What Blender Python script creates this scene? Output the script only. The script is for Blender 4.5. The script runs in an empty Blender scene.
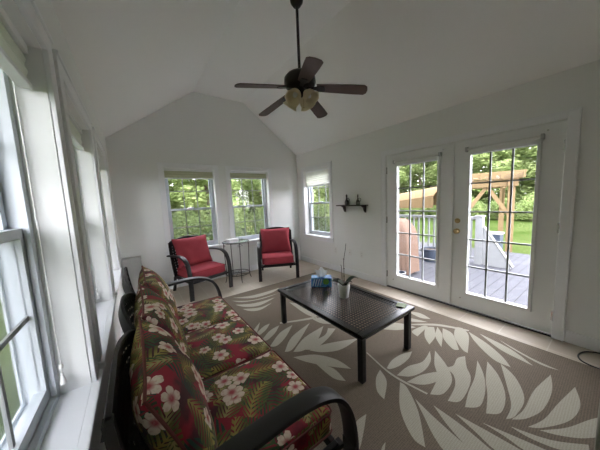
import bpy, bmesh, math, random
from mathutils import Vector, Matrix, noise
R = math.radians
PI = math.pi
random.seed(7)
scn = bpy.context.scene
COL = scn.collection

# ------------------------------------------------------------------ camera, sky, exposure
cam_d = bpy.data.cameras.new('camera')
cam = bpy.data.objects.new('camera', cam_d)
COL.objects.link(cam)
cam_d.sensor_width = 36.0
cam_d.lens = 13.946
cam_d.clip_start = 0.02
cam_d.clip_end = 300
yaw, pit, rol = R(35.469), R(6.093), R(-2.502)
fw = Vector((math.sin(yaw)*math.cos(pit), math.cos(yaw)*math.cos(pit), -math.sin(pit)))
rt = Vector((math.cos(yaw), -math.sin(yaw), 0))
up = rt.cross(fw)
rt2 = rt*math.cos(rol) + up*math.sin(rol)
up2 = rt2.cross(fw)
mw = Matrix.Identity(4)
for i in range(3):
    mw[i][0] = rt2[i]; mw[i][1] = up2[i]; mw[i][2] = -fw[i]
mw.translation = (0, 0, 1.442)
cam.matrix_world = mw
scn.camera = cam

world = bpy.data.worlds.new('overcast_sky')
scn.world = world
world.use_nodes = True
wn = world.node_tree
wn.nodes.clear()
w_out = wn.nodes.new('ShaderNodeOutputWorld')
w_bg = wn.nodes.new('ShaderNodeBackground')
w_tc = wn.nodes.new('ShaderNodeTexCoord')
w_sep = wn.nodes.new('ShaderNodeSeparateXYZ')
w_mr = wn.nodes.new('ShaderNodeMapRange')
w_mx = wn.nodes.new('ShaderNodeMix')
w_mx.data_type = 'RGBA'
wn.links.new(w_tc.outputs['Generated'], w_sep.inputs[0])
wn.links.new(w_sep.outputs['Z'], w_mr.inputs['Value'])
w_mx.inputs['A'].default_value = (1.0, 0.975, 1.03, 1)
w_mx.inputs['B'].default_value = (0.92, 0.935, 1.08, 1)
wn.links.new(w_mr.outputs[0], w_mx.inputs['Factor'])
wn.links.new(w_mx.outputs['Result'], w_bg.inputs['Color'])
wn.links.new(w_bg.outputs[0], w_out.inputs[0])
w_bg.inputs['Strength'].default_value = 3.2

sun_d = bpy.data.lights.new('sun', 'SUN')
sun = bpy.data.objects.new('sun', sun_d)
COL.objects.link(sun)
sun_d.energy = 0.4
sun_d.angle = R(12)
sun_d.color = (1.0, 0.95, 0.86)
sun.rotation_euler = (R(24), R(10), 0)

scn.view_settings.view_transform = 'Standard'
scn.view_settings.look = 'None'
scn.view_settings.exposure = 2.4
scn.view_settings.gamma = 1.0
scn.view_settings.use_curve_mapping = False
scn.cycles.use_denoising = True
scn.cycles.max_bounces = 14
scn.cycles.diffuse_bounces = 8
scn.cycles.transparent_max_bounces = 24

# ------------------------------------------------------------------ helpers: node expressions and materials
class X:
    """a tiny expression builder over Math nodes"""
    def __init__(s, nt, v): s.nt, s.v = nt, v
    def op(s, o, *a):
        n = s.nt.nodes.new('ShaderNodeMath'); n.operation = o
        for i, q in enumerate((s,)+a):
            q = q.v if isinstance(q, X) else q
            if isinstance(q, (int, float)): n.inputs[i].default_value = q
            else: s.nt.links.new(q, n.inputs[i])
        return X(s.nt, n.outputs[0])
    def __add__(s, o): return s.op('ADD', o)
    def __sub__(s, o): return s.op('SUBTRACT', o)
    def __mul__(s, o): return s.op('MULTIPLY', o)
    def __truediv__(s, o): return s.op('DIVIDE', o)
    def rsub(s, k): return X(s.nt, k).op('SUBTRACT', s) if False else (s*-1.0)+k
    def lt(s, o): return s.op('LESS_THAN', o)
    def gt(s, o): return s.op('GREATER_THAN', o)
    def step(s, a, b):
        n = s.nt.nodes.new('ShaderNodeMapRange'); n.interpolation_type = 'SMOOTHSTEP'
        s.nt.links.new(s.v, n.inputs['Value'])
        n.inputs['From Min'].default_value = a; n.inputs['From Max'].default_value = b
        return X(s.nt, n.outputs[0])

def mixc(nt, fac, a, b):
    n = nt.nodes.new('ShaderNodeMix'); n.data_type = 'RGBA'
    for k, q in (('Factor', fac), ('A', a), ('B', b)):
        if isinstance(q, X): q = q.v
        if isinstance(q, tuple): n.inputs[k].default_value = q if len(q) == 4 else q+(1,)
        elif isinstance(q, (int, float)): n.inputs[k].default_value = q
        else: nt.links.new(q, n.inputs[k])
    return n.outputs['Result']

def pm(name, col, rough=0.5, metal=0.0, var=0.0, vscale=8.0, bump=0.0, bscale=60.0, spec=0.5, coat=0.0):
    m = bpy.data.materials.new(name); m.use_nodes = True
    nt = m.node_tree; b = nt.nodes['Principled BSDF']
    b.inputs['Base Color'].default_value = col+(1,)
    b.inputs['Roughness'].default_value = rough
    b.inputs['Metallic'].default_value = metal
    b.inputs['Specular IOR Level'].default_value = spec
    b.inputs['Coat Weight'].default_value = coat
    tc = nt.nodes.new('ShaderNodeTexCoord')
    if var:
        n = nt.nodes.new('ShaderNodeTexNoise'); n.inputs['Scale'].default_value = vscale; n.inputs['Detail'].default_value = 4
        nt.links.new(tc.outputs['Object'], n.inputs['Vector'])
        c = mixc(nt, n.outputs[0], tuple(x*(1-var) for x in col), tuple(min(1, x*(1+var)) for x in col))
        nt.links.new(c, b.inputs['Base Color'])
    if bump:
        n = nt.nodes.new('ShaderNodeTexNoise'); n.inputs['Scale'].default_value = bscale; n.inputs['Detail'].default_value = 3
        nt.links.new(tc.outputs['Object'], n.inputs['Vector'])
        bp = nt.nodes.new('ShaderNodeBump'); bp.inputs['Strength'].default_value = bump; bp.inputs['Distance'].default_value = 0.002
        nt.links.new(n.outputs[0], bp.inputs['Height']); nt.links.new(bp.outputs[0], b.inputs['Normal'])
    return m

def glass_mat(name, tint=(1, 1, 1), gloss=1.0):
    m = bpy.data.materials.new(name); m.use_nodes = True
    nt = m.node_tree; nt.nodes.clear()
    o = nt.nodes.new('ShaderNodeOutputMaterial'); t = nt.nodes.new('ShaderNodeBsdfTransparent')
    g = nt.nodes.new('ShaderNodeBsdfGlossy'); f = nt.nodes.new('ShaderNodeLayerWeight'); mx = nt.nodes.new('ShaderNodeMixShader')
    t.inputs[0].default_value = tint+(1,); g.inputs['Roughness'].default_value = 0.02; f.inputs[0].default_value = 0.5
    fr = X(nt, f.outputs['Facing']).op('POWER', 5.0)*0.55 + 0.03
    nt.links.new(fr.v, mx.inputs[0]); nt.links.new(t.outputs[0], mx.inputs[1]); nt.links.new(g.outputs[0], mx.inputs[2])
    nt.links.new(mx.outputs[0], o.inputs[0])
    return m

def thin_mat(name, col, trans=0.5, col2=None, scale=3.0, rough=0.6):
    """fabric or leaf that lets part of the light through"""
    m = bpy.data.materials.new(name); m.use_nodes = True
    nt = m.node_tree; nt.nodes.clear()
    o = nt.nodes.new('ShaderNodeOutputMaterial'); d = nt.nodes.new('ShaderNodeBsdfDiffuse')
    t = nt.nodes.new('ShaderNodeBsdfTranslucent'); mx = nt.nodes.new('ShaderNodeMixShader')
    mx.inputs[0].default_value = trans
    d.inputs[0].default_value = col+(1,); t.inputs[0].default_value = col+(1,)
    if col2:
        tc = nt.nodes.new('ShaderNodeTexCoord'); n = nt.nodes.new('ShaderNodeTexNoise'); n.inputs['Scale'].default_value = scale
        n.inputs['Detail'].default_value = 6
        nt.links.new(tc.outputs['Object'], n.inputs['Vector'])
        v = X(nt, n.outputs[0]).step(0.35, 0.65)
        c = mixc(nt, v, col, col2)
        nt.links.new(c, d.inputs[0]); nt.links.new(c, t.inputs[0])
    nt.links.new(d.outputs[0], mx.inputs[1]); nt.links.new(t.outputs[0], mx.inputs[2]); nt.links.new(mx.outputs[0], o.inputs[0])
    return m

M = {}
M['wall'] = pm('painted_wall', (0.85, 0.86, 0.84), 0.7, bump=0.06, bscale=90)
M['ceil'] = pm('painted_ceiling', (0.91, 0.91, 0.89), 0.85, bump=0.05, bscale=70)
M['rear'] = pm('brown_rear_wall', (0.34, 0.31, 0.28), 0.8, var=0.1)  # dark brown chosen to cut light bounced from the unseen end wall
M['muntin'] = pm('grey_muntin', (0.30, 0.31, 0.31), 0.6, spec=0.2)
M['pipe'] = pm('dark_red_piping', (0.13, 0.04, 0.035), 0.8, var=0.5, vscale=30, spec=0.2)
M['trim'] = pm('white_trim', (0.87, 0.88, 0.89), 0.35)
M['vinyl'] = pm('white_vinyl', (0.60, 0.64, 0.68), 0.4)
M['door'] = pm('door_paint', (0.84, 0.85, 0.84), 0.4)
M['glass'] = glass_mat('window_glass', (0.985, 0.995, 0.99))
def screen_mat():
    m = bpy.data.materials.new('insect_mesh'); m.use_nodes = True
    nt = m.node_tree; nt.nodes.clear()
    o = nt.nodes.new('ShaderNodeOutputMaterial'); t = nt.nodes.new('ShaderNodeBsdfTransparent'); d = nt.nodes.new('ShaderNodeBsdfDiffuse')
    mx = nt.nodes.new('ShaderNodeMixShader'); mx.inputs[0].default_value = 0.26; d.inputs[0].default_value = (0.17, 0.175, 0.17, 1)
    nt.links.new(t.outputs[0], mx.inputs[1]); nt.links.new(d.outputs[0], mx.inputs[2]); nt.links.new(mx.outputs[0], o.inputs[0])
    return m
M['screen'] = screen_mat()
M['shade'] = thin_mat('cellular_shade', (0.86, 0.87, 0.82), 0.45)
M['iron'] = pm('bronze_black_metal', (0.012, 0.011, 0.011), 0.45, metal=0.0, spec=0.32, bump=0.08, bscale=220)
M['ironshine'] = pm('polished_dark_metal', (0.012, 0.011, 0.011), 0.25, spec=0.45)
M['red'] = pm('red_canvas', (0.34, 0.05, 0.066), 0.85, var=0.12, vscale=14, bump=0.3, bscale=260, spec=0.2)
M['redpipe'] = pm('red_canvas_piping', (0.30, 0.03, 0.04), 0.85, spec=0.2)
M['fanmetal'] = pm('bronze_fan_metal', (0.022, 0.016, 0.014), 0.35, metal=0.3)
M['fanblade'] = pm('walnut_blade', (0.085, 0.05, 0.042), 0.55, var=0.25, vscale=9)
M['cream'] = thin_mat('frosted_cream_glass', (0.80, 0.72, 0.55), 0.4)
M['brass'] = pm('brass', (0.50, 0.38, 0.20), 0.35, metal=1.0)
M['chrome'] = pm('chrome', (0.8, 0.8, 0.8), 0.2, metal=1.0)
M['plastic'] = pm('white_plastic', (0.80, 0.80, 0.77), 0.4)
M['darkslot'] = pm('dark_slot', (0.02, 0.02, 0.02), 0.6)
M['cable'] = pm('black_rubber', (0.012, 0.012, 0.012), 0.5)
M['paper'] = thin_mat('tissue_paper', (0.92, 0.92, 0.91), 0.5)
M['ceramic'] = pm('white_ceramic', (0.85, 0.85, 0.84), 0.3)
M['stemgreen'] = pm('dark_stem', (0.06, 0.055, 0.035), 0.6)
M['orchid'] = pm('orchid_leaf', (0.018, 0.03, 0.015), 0.6, var=0.3, vscale=20, spec=0.2)
M['soil'] = pm('bark_mix', (0.06, 0.04, 0.025), 0.9, bump=0.6, bscale=120)
M['shelfwood'] = pm('dark_shelf_wood', (0.028, 0.018, 0.013), 0.5, var=0.3, vscale=12)
M['ornament'] = pm('dark_ornament', (0.05, 0.045, 0.04), 0.4)
M['ornamentlight'] = pm('pale_ornament', (0.16, 0.15, 0.13), 0.5)
M['cord'] = pm('white_cord', (0.85, 0.85, 0.82), 0.7)
M['threshold'] = pm('dark_threshold', (0.05, 0.05, 0.055), 0.4)
M['beige'] = pm('beige_upholstery', (0.26, 0.25, 0.20), 0.9, var=0.15, vscale=60, bump=0.4, bscale=300, spec=0.2)
M['magazine'] = pm('magazine_paper', (0.90, 0.91, 0.92), 0.5)
M['green_square'] = pm('mottled_green', (0.12, 0.18, 0.04), 0.5, var=0.6, vscale=50)
M['pine'] = pm('yellow_pine', (0.1595, 0.1122, 0.0594), 0.8, var=0.2, vscale=6, spec=0.05)
M['pinedark'] = pm('tan_canopy', (0.11, 0.074, 0.038), 0.9, var=0.12, vscale=5, spec=0.05)
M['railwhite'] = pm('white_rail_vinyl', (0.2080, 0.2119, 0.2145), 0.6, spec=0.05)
M['cover'] = pm('tan_grill_cover', (0.1211, 0.0801, 0.0610), 0.9, var=0.15, vscale=4, spec=0.05)
M['navy'] = pm('navy_plastic', (0.03, 0.04, 0.06), 0.5)
M['greyrail'] = pm('grey_cap', (0.30, 0.29, 0.27), 0.6)
M['bark'] = pm('tree_bark', (0.11, 0.085, 0.06), 0.9, var=0.4, vscale=6)
M['leafA'] = thin_mat('spring_leaves', (0.16, 0.22, 0.07), 0.55, (0.34, 0.40, 0.17), 1.2)
M['leafB'] = thin_mat('deep_leaves', (0.12, 0.17, 0.055), 0.55, (0.26, 0.31, 0.13), 1.0)
M['heater'] = pm('grey_enamel', (0.50, 0.51, 0.50), 0.5)

# floor tiles
def tile_mat():
    m = bpy.data.materials.new('beige_tile'); m.use_nodes = True
    nt = m.node_tree; b = nt.nodes['Principled BSDF']
    tc = nt.nodes.new('ShaderNodeTexCoord'); mp = nt.nodes.new('ShaderNodeMapping')
    mp.inputs['Location'].default_value = (0.21, -0.33+0.35*20, 0)
    br = nt.nodes.new('ShaderNodeTexBrick'); br.offset = 0.0; br.squash = 1.0
    br.inputs['Scale'].default_value = 1.0; br.inputs['Brick Width'].default_value = 0.35; br.inputs['Row Height'].default_value = 0.35
    br.inputs['Mortar Size'].default_value = 0.004; br.inputs['Mortar Smooth'].default_value = 0.2
    br.inputs['Color1'].default_value = (0.50, 0.43, 0.34, 1); br.inputs['Color2'].default_value = (0.53, 0.46, 0.365, 1)
    br.inputs['Mortar'].default_value = (0.62, 0.57, 0.49, 1)
    nt.links.new(tc.outputs['Object'], mp.inputs[0]); nt.links.new(mp.outputs[0], br.inputs[0])
    n = nt.nodes.new('ShaderNodeTexNoise'); n.inputs['Scale'].default_value = 7; n.inputs['Detail'].default_value = 5
    nt.links.new(tc.outputs['Object'], n.inputs['Vector'])
    c = mixc(nt, X(nt, n.outputs[0]).step(0.3, 0.75)*0.25, br.outputs['Color'], (0.44, 0.36, 0.27))
    nt.links.new(c, b.inputs['Base Color']); b.inputs['Roughness'].default_value = 0.38
    return m
M['tile'] = tile_mat()

def deck_mat():
    m = bpy.data.materials.new('grey_deck_boards'); m.use_nodes = True
    nt = m.node_tree; b = nt.nodes['Principled BSDF']
    tc = nt.nodes.new('ShaderNodeTexCoord'); sp = nt.nodes.new('ShaderNodeSeparateXYZ')
    nt.links.new(tc.outputs['Object'], sp.inputs[0])
    f = (X(nt, sp.outputs['Y'])*(1/0.14)).op('FRACT')
    gap = f.lt(0.07)
    n = nt.nodes.new('ShaderNodeTexNoise'); n.inputs['Scale'].default_value = 3
    nt.links.new(tc.outputs['Object'], n.inputs['Vector'])
    c0 = mixc(nt, n.outputs[0], (0.0557, 0.0557, 0.0619), (0.0699, 0.0699, 0.0772))
    nt.links.new(mixc(nt, gap, c0, (0.0233, 0.0224, 0.0251)), b.inputs['Base Color']); b.inputs['Roughness'].default_value = 0.8; b.inputs['Specular IOR Level'].default_value = 0.05
    return m
M['deck'] = deck_mat()

def lawn_mat():
    m = bpy.data.materials.new('mown_grass'); m.use_nodes = True
    nt = m.node_tree; b = nt.nodes['Principled BSDF']
    tc = nt.nodes.new('ShaderNodeTexCoord')
    n = nt.nodes.new('ShaderNodeTexNoise'); n.inputs['Scale'].default_value = 0.5; n.inputs['Detail'].default_value = 8
    nt.links.new(tc.outputs['Object'], n.inputs['Vector'])
    nt.links.new(mixc(nt, X(nt, n.outputs[0]).step(0.35, 0.65), (0.0262, 0.0421, 0.0094), (0.0449, 0.0599, 0.0187)), b.inputs['Base Color'])
    b.inputs['Roughness'].default_value = 0.95; b.inputs['Specular IOR Level'].default_value = 0.0
    return m
M['lawn'] = lawn_mat()

def rug_mat(name, a, b_):
    m = bpy.data.materials.new(name); m.use_nodes = True
    nt = m.node_tree; b = nt.nodes['Principled BSDF']
    tc = nt.nodes.new('ShaderNodeTexCoord'); sp = nt.nodes.new('ShaderNodeSeparateXYZ')
    nt.links.new(tc.outputs['Object'], sp.inputs[0])
    n = nt.nodes.new('ShaderNodeTexNoise'); n.inputs['Scale'].default_value = 160; n.inputs['Detail'].default_value = 2
    nt.links.new(tc.outputs['Object'], n.inputs['Vector'])
    w = (X(nt, sp.outputs['X'])*520.0).op('SINE')*0.12 + (X(nt, sp.outputs['Y'])*520.0).op('SINE')*0.12
    v = X(nt, n.outputs[0])*1.0 + w
    nt.links.new(mixc(nt, v.step(0.2, 0.8), a, b_), b.inputs['Base Color'])
    b.inputs['Roughness'].default_value = 0.95; b.inputs['Specular IOR Level'].default_value = 0.15
    return m
M['rugbrown'] = rug_mat('rug_brown_weave', (0.135, 0.108, 0.080), (0.205, 0.166, 0.125))
M['rugleaf'] = rug_mat('rug_cream_weave', (0.36, 0.335, 0.265), (0.46, 0.43, 0.345))

def floral_mat():
    """dark red cloth printed with palm fronds and cream hibiscus"""
    m = bpy.data.materials.new('tropical_floral_cloth'); m.use_nodes = True
    nt = m.node_tree; b = nt.nodes['Principled BSDF']
    uv = nt.nodes.new('ShaderNodeUVMap')
    def noise_(scale, det=2, off=0.0):
        n = nt.nodes.new('ShaderNodeTexNoise'); n.inputs['Scale'].default_value = scale; n.inputs['Detail'].default_value = det
        if off:
            mp = nt.nodes.new('ShaderNodeMapping'); mp.inputs['Location'].default_value = (off, off*0.7, 0)
            nt.links.new(uv.outputs[0], mp.inputs[0]); nt.links.new(mp.outputs[0], n.inputs['Vector'])
        else: nt.links.new(uv.outputs[0], n.inputs['Vector'])
        return X(nt, n.outputs[0])
    def cell(scale, off, rnd=0.75):
        mp = nt.nodes.new('ShaderNodeMapping'); mp.inputs['Location'].default_value = (off, off*1.7, 0)
        nt.links.new(uv.outputs[0], mp.inputs[0])
        v = nt.nodes.new('ShaderNodeTexVoronoi'); v.voronoi_dimensions = '2D'; v.inputs['Scale'].default_value = scale
        v.inputs['Randomness'].default_value = rnd
        nt.links.new(mp.outputs[0], v.inputs['Vector'])
        s1 = nt.nodes.new('ShaderNodeVectorMath'); s1.operation = 'SUBTRACT'
        nt.links.new(mp.outputs[0], s1.inputs[0]); nt.links.new(v.outputs['Position'], s1.inputs[1])
        sp = nt.nodes.new('ShaderNodeSeparateXYZ'); nt.links.new(s1.outputs[0], sp.inputs[0])
        sc = nt.nodes.new('ShaderNodeSeparateColor'); nt.links.new(v.outputs['Color'], sc.inputs[0])
        return X(nt, sp.outputs[0]), X(nt, sp.outputs[1]), X(nt, sc.outputs[0]), X(nt, sc.outputs[1]), X(nt, sc.outputs[2])
    g = noise_(7.0, 3)
    col = mixc(nt, g.step(0.40, 0.58), (0.05, 0.012, 0.016), (0.24, 0.016, 0.03))
    def frond(col, scale, off, L, W, ca, cb, cmid, keep, freq):
        dx, dy, r1, r2, r3 = cell(scale, off, 0.9)
        ang = r1*6.283
        c, s = ang.op('COSINE'), ang.op('SINE')
        a = dx*c + dy*s
        bb = dy*c - dx*s
        bb = bb + a*a*2.2
        ab = bb.op('ABSOLUTE')
        t = (a - ab*1.1)*freq
        f = t.op('FRACT')
        stripe = (f - 0.5).op('ABSOLUTE').lt(0.30)
        an = a*(1.0/L)
        env = (an*an).rsub(1.0)*W
        inside = ab.lt(env)*an.op('ABSOLUTE').lt(1.0)*r2.lt(keep)
        mask = stripe.op('MAXIMUM', ab.lt(0.0028))*inside
        cc = mixc(nt, r3, ca, cb)
        cc = mixc(nt, (ab*(1.0/W)).step(0.65, 0.0)*0.8, cc, cmid)
        return mixc(nt, mask, col, cc)
    col = frond(col, 5.0, 3.1, 0.14, 0.075, (0.03, 0.055, 0.02), (0.012, 0.045, 0.035), (0.05, 0.08, 0.025), 0.9, 36.0)
    col = frond(col, 5.5, 8.7, 0.15, 0.07, (0.10, 0.09, 0.02), (0.07, 0.09, 0.025), (0.30, 0.24, 0.06), 0.8, 38.0)
    col = frond(col, 5.2, 15.3, 0.13, 0.06, (0.025, 0.06, 0.02), (0.14, 0.11, 0.03), (0.34, 0.30, 0.12), 0.55, 44.0)
    def flowers(col, scale, off, rad, keep):
        dx, dy, r1, r2, r3 = cell(scale, off, 0.8)
        rr = (dx*dx + dy*dy).op('SQRT')
        th = dy.op('ARCTAN2', dx) + r1*6.283
        wob = (noise_(70.0, 2, off)-0.5)*0.016
        k = (th*2.5).op('COSINE').op('ABSOLUTE')
        size = (r3*0.35 + 0.75)*rad
        rp = (k.op('POWER', 0.6)*0.45 + 0.55)*size + wob
        mask = (rp - rr).step(-0.0008, 0.0012)*r2.lt(keep)
        q = rr/size
        vein = ((th*2.5).op('COSINE').op('ABSOLUTE')).lt(0.22)*q.gt(0.2)
        pc = mixc(nt, q.step(0.55, 0.12), (0.60, 0.50, 0.40), (0.32, 0.05, 0.06))
        pc = mixc(nt, vein*0.55, pc, (0.30, 0.14, 0.12))
        pc = mixc(nt, noise_(55.0, 2).step(0.45, 0.7)*0.5, pc, (0.42, 0.24, 0.2))
        return mixc(nt, mask, col, pc)
    col = flowers(col, 6.6, 21.3, 0.052, 0.6)
    col = flowers(col, 5.2, 33.9, 0.064, 0.5)
    nt.links.new(col, b.inputs['Base Color'])
    b.inputs['Roughness'].default_value = 0.8; b.inputs['Specular IOR Level'].default_value = 0.25
    n = nt.nodes.new('ShaderNodeTexNoise'); n.inputs['Scale'].default_value = 500
    nt.links.new(uv.outputs[0], n.inputs['Vector'])
    bp = nt.nodes.new('ShaderNodeBump'); bp.inputs['Strength'].default_value = 0.15; bp.inputs['Distance'].default_value = 0.001
    nt.links.new(n.outputs[0], bp.inputs['Height']); nt.links.new(bp.outputs[0], b.inputs['Normal'])
    return m
M['floral'] = floral_mat()

def tissue_box_mat():
    m = bpy.data.materials.new('printed_blue_carton'); m.use_nodes = True
    nt = m.node_tree; b = nt.nodes['Principled BSDF']
    tc = nt.nodes.new('ShaderNodeTexCoord')
    n = nt.nodes.new('ShaderNodeTexNoise'); n.inputs['Scale'].default_value = 16; n.inputs['Detail'].default_value = 3; n.inputs['Distortion'].default_value = 1.2
    nt.links.new(tc.outputs['Object'], n.inputs['Vector'])
    c = mixc(nt, X(nt, n.outputs[0]).step(0.42, 0.6), (0.015, 0.11, 0.42), (0.10, 0.38, 0.72))
    nt.links.new(c, b.inputs['Base Color']); b.inputs['Roughness'].default_value = 0.4
    return m
M['carton'] = tissue_box_mat()
M['cartongreen'] = pm('green_print', (0.16, 0.42, 0.06), 0.4, var=0.3, vscale=60)
M['cartonwhite'] = pm('white_print', (0.55, 0.68, 0.82), 0.4)

# ------------------------------------------------------------------ helpers: meshes and tagging
def tag(o, label=None, cat=None, group=None, kind=None):
    if label: o['label'] = label
    if cat: o['category'] = cat
    if group: o['group'] = group
    if kind: o['kind'] = kind
    return o
def empty(name, loc=(0, 0, 0), rz=0.0, label=None, cat=None, group=None, kind=None):
    o = bpy.data.objects.new(name, None); COL.objects.link(o)
    o.empty_display_size = 0.1
    o.location = loc; o.rotation_euler = (0, 0, rz)
    return tag(o, label, cat, group, kind)
class MB:
    """collects shapes and links them as ONE mesh object"""
    def __init__(s, T=None): s.bm = bmesh.new(); s.T = T or Matrix.Identity(4); s.mi = 0
    def _f(s, vs):
        try:
            f = s.bm.faces.new(vs); f.material_index = s.mi; return f
        except ValueError: return None
    def v(s, p): return s.bm.verts.new(s.T @ Vector(p))
    def box(s, a, b, bev=0.0):
        x0, x1 = sorted((a[0], b[0])); y0, y1 = sorted((a[1], b[1])); z0, z1 = sorted((a[2], b[2]))
        vs = [s.v(p) for p in ((x0,y0,z0),(x1,y0,z0),(x1,y1,z0),(x0,y1,z0),(x0,y0,z1),(x1,y0,z1),(x1,y1,z1),(x0,y1,z1))]
        fs = [s._f([vs[i] for i in q]) for q in ((3,2,1,0),(4,5,6,7),(0,1,5,4),(1,2,6,5),(2,3,7,6),(3,0,4,7))]
        if bev:
            es = list({e for f in fs for e in f.edges})
            bmesh.ops.bevel(s.bm, geom=es, offset=bev, segments=2, affect='EDGES', profile=0.5)
        return s
    def sweep(s, pts, prof, closed=False, ups=None, caps=True, scales=None, side=None):
        """sweep a closed 2D profile (side, up) along points"""
        pts = [Vector(p) for p in pts]; n = len(pts); rings = []
        for i, p in enumerate(pts):
            if closed: t = pts[(i+1) % n] - pts[i-1]
            else: t = pts[min(i+1, n-1)] - pts[max(i-1, 0)]
            t.normalize()
            u = Vector(ups) if ups is not None else (Vector((0,0,1)) if abs(t.z) < 0.95 else Vector((0,1,0)))
            sd = t.cross(u) if side is None else Vector(side)
            sd.normalize(); u2 = sd.cross(t)
            k = scales[i] if scales else 1.0
            rings.append([s.v(p + sd*a*k + u2*b*k) for a, b in prof])
        m = len(prof)
        for i in range(n if closed else n-1):
            r0, r1 = rings[i], rings[(i+1) % n]
            for j in range(m): s._f([r0[j], r0[(j+1) % m], r1[(j+1) % m], r1[j]])
        if caps and not closed:
            s._f(list(reversed(rings[0]))); s._f(rings[-1])
        return s
    def tube(s, pts, r, n=8, closed=False, scales=None):
        return s.sweep(pts, [(r*math.cos(2*PI*k/n), r*math.sin(2*PI*k/n)) for k in range(n)], closed, None, True, scales)
    def bar(s, pts, w, h, ups=None, closed=False):
        return s.sweep(pts, [(-w/2,-h/2),(w/2,-h/2),(w/2,h/2),(-w/2,h/2)], closed, ups)
    def lathe(s, prof, c=(0,0,0), n=24, axis=None):
        T0 = s.T
        s.T = T0 @ Matrix.Translation(c) @ (axis or Matrix.Identity(4))
        rings = []
        for r, z in prof:
            if r < 1e-6: rings.append([s.v((0,0,z))])
            else: rings.append([s.v((r*math.cos(2*PI*k/n), r*math.sin(2*PI*k/n), z)) for k in range(n)])
        for a, b in zip(rings[:-1], rings[1:]):
            for k in range(n):
                k2 = (k+1) % n
                if len(a) == 1 and len(b) == 1: continue
                if len(a) == 1: s._f([a[0], b[k2], b[k]])
                elif len(b) == 1: s._f([a[k], a[k2], b[0]])
                else: s._f([a[k], a[k2], b[k2], b[k]])
        s.T = T0
        return s
    def prism(s, poly, axis, a, b):
        """extrude a 2D polygon along an axis index"""
        def P(u, v, w):
            q = [u, v]; q.insert(axis, w); return q
        A = [s.v(P(u, v, a)) for u, v in poly]; B = [s.v(P(u, v, b)) for u, v in poly]
        n = len(poly)
        s._f(A); s._f(list(reversed(B)))
        for i in range(n): s._f([A[i], B[i], B[(i+1) % n], A[(i+1) % n]])
        return s
    def build(s, name, mat, parent=None, smooth=False, label=None, tri=False):
        bmesh.ops.recalc_face_normals(s.bm, faces=s.bm.faces[:])
        me = bpy.data.meshes.new(name); s.bm.to_mesh(me); s.bm.free()
        for mm in (mat if isinstance(mat, (list, tuple)) else [mat]): me.materials.append(mm)
        if smooth:
            for p in me.polygons: p.use_smooth = True
            me.set_sharp_from_angle(angle=R(40))
        o = bpy.data.objects.new(name, me); COL.objects.link(o)
        if parent: o.parent = parent
        if label: o['label'] = label
        return o
def copy_tree(o, parent=None):
    c = o.copy(); COL.objects.link(c)
    if parent: c.parent = parent
    for ch in list(o.children): copy_tree(ch, c)
    return c
def spline(pts, n=6, closed=False, sharp=None):
    P = [Vector(p) for p in pts]; out = []; m = len(P)
    sh = [False]*m
    if sharp and closed:
        for i in range(m):
            sh[i] = (P[i]-P[i-1]).angle(P[(i+1) % m]-P[i], 0.0) > R(sharp)
    for i in range(m if closed else m-1):
        if closed: p0, p1, p2, p3 = P[i-1], P[i], P[(i+1) % m], P[(i+2) % m]
        else: p0, p1, p2, p3 = P[max(i-1,0)], P[i], P[i+1], P[min(i+2,m-1)]
        if closed and sh[i]: p0 = p1
        if closed and sh[(i+1) % m]: p3 = p2
        for k in range(n):
            t = k/n
            out.append(0.5*((2*p1)+(p2-p0)*t+(2*p0-5*p1+4*p2-p3)*t*t+(3*p1-p0-3*p2+p3)*t**3))
    if not closed: out.append(P[-1])
    return out

# ------------------------------------------------------------------ room dimensions
XL, XR, YB, YR = -0.229, 3.209, 4.535, -1.75
ZC, ZT = 2.476, 3.408
RX0, RX1 = 1.049, 1.977          # flat strip of the vaulted ceiling
T = 0.20
Z0, Z1 = 0.655, 2.072            # window openings
LW = [(0.45, 1.366), (1.625, 2.545), (2.857, 3.749)]
BW = [(0.484, 1.297), (1.607, 2.428)]
RW = (3.449, 4.268)
DY0, DYM, DY1, DZ = 0.343, 1.246, 2.164, 2.055

def wall_boxes(mb, fixed, a, b, u0, u1, z0, z1, holes):
    us = sorted({u0, u1} | {h[0] for h in holes} | {h[1] for h in holes})
    for ua, ub in zip(us[:-1], us[1:]):
        zs = [(h[2], h[3]) for h in holes if h[0] <= ua+1e-6 and h[1] >= ub-1e-6]
        zs.sort(); cur = z0
        for ha, hb in zs+[(z1, z1)]:
            if ha > cur+1e-6:
                if fixed == 'x': mb.box((a, ua, cur), (b, ub, ha))
                else: mb.box((ua, a, cur), (ub, b, ha))
            cur = hb
    return mb
def struct(o, label, cat): return tag(o, label, cat, None, 'structure')

o = MB().box((XL-T, YR-T, -0.12), (XR+T, YB+T, 0.0)).build('floor', M['tile']); struct(o, 'beige square tile floor of the sunroom', 'floor')
mb = MB(); wall_boxes(mb, 'x', XL-T, XL, YR-T, YB+T, 0.0, ZC, [(a, b, Z0, Z1) for a, b in LW])
struct(mb.build('wall_left', M['wall']), 'white wall with a row of windows behind the floral sofa', 'wall')
mb = MB(); wall_boxes(mb, 'x', XR, XR+T, YR-T, YB+T, 0.0, ZC, [RW+(Z0, Z1), (DY0, DY1, 0.0, DZ)])
struct(mb.build('wall_right', M['wall']), 'white wall with the double doors and the small shelf', 'wall')
gable = [(XL, ZC), (XR, ZC), (RX1, ZT), (RX0, ZT)]
mb = MB(); wall_boxes(mb, 'y', YB, YB+T, XL, XR, 0.0, ZC, [(a, b, Z0, Z1) for a, b in BW]); mb.prism(gable, 1, YB, YB+T)
struct(mb.build('wall_back', M['wall']), 'white gable wall with two windows behind the red armchairs', 'wall')
mb = MB().box((XL, YR-T, 0), (XR, YR, ZC)); mb.prism(gable, 1, YR-T, YR)
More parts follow.
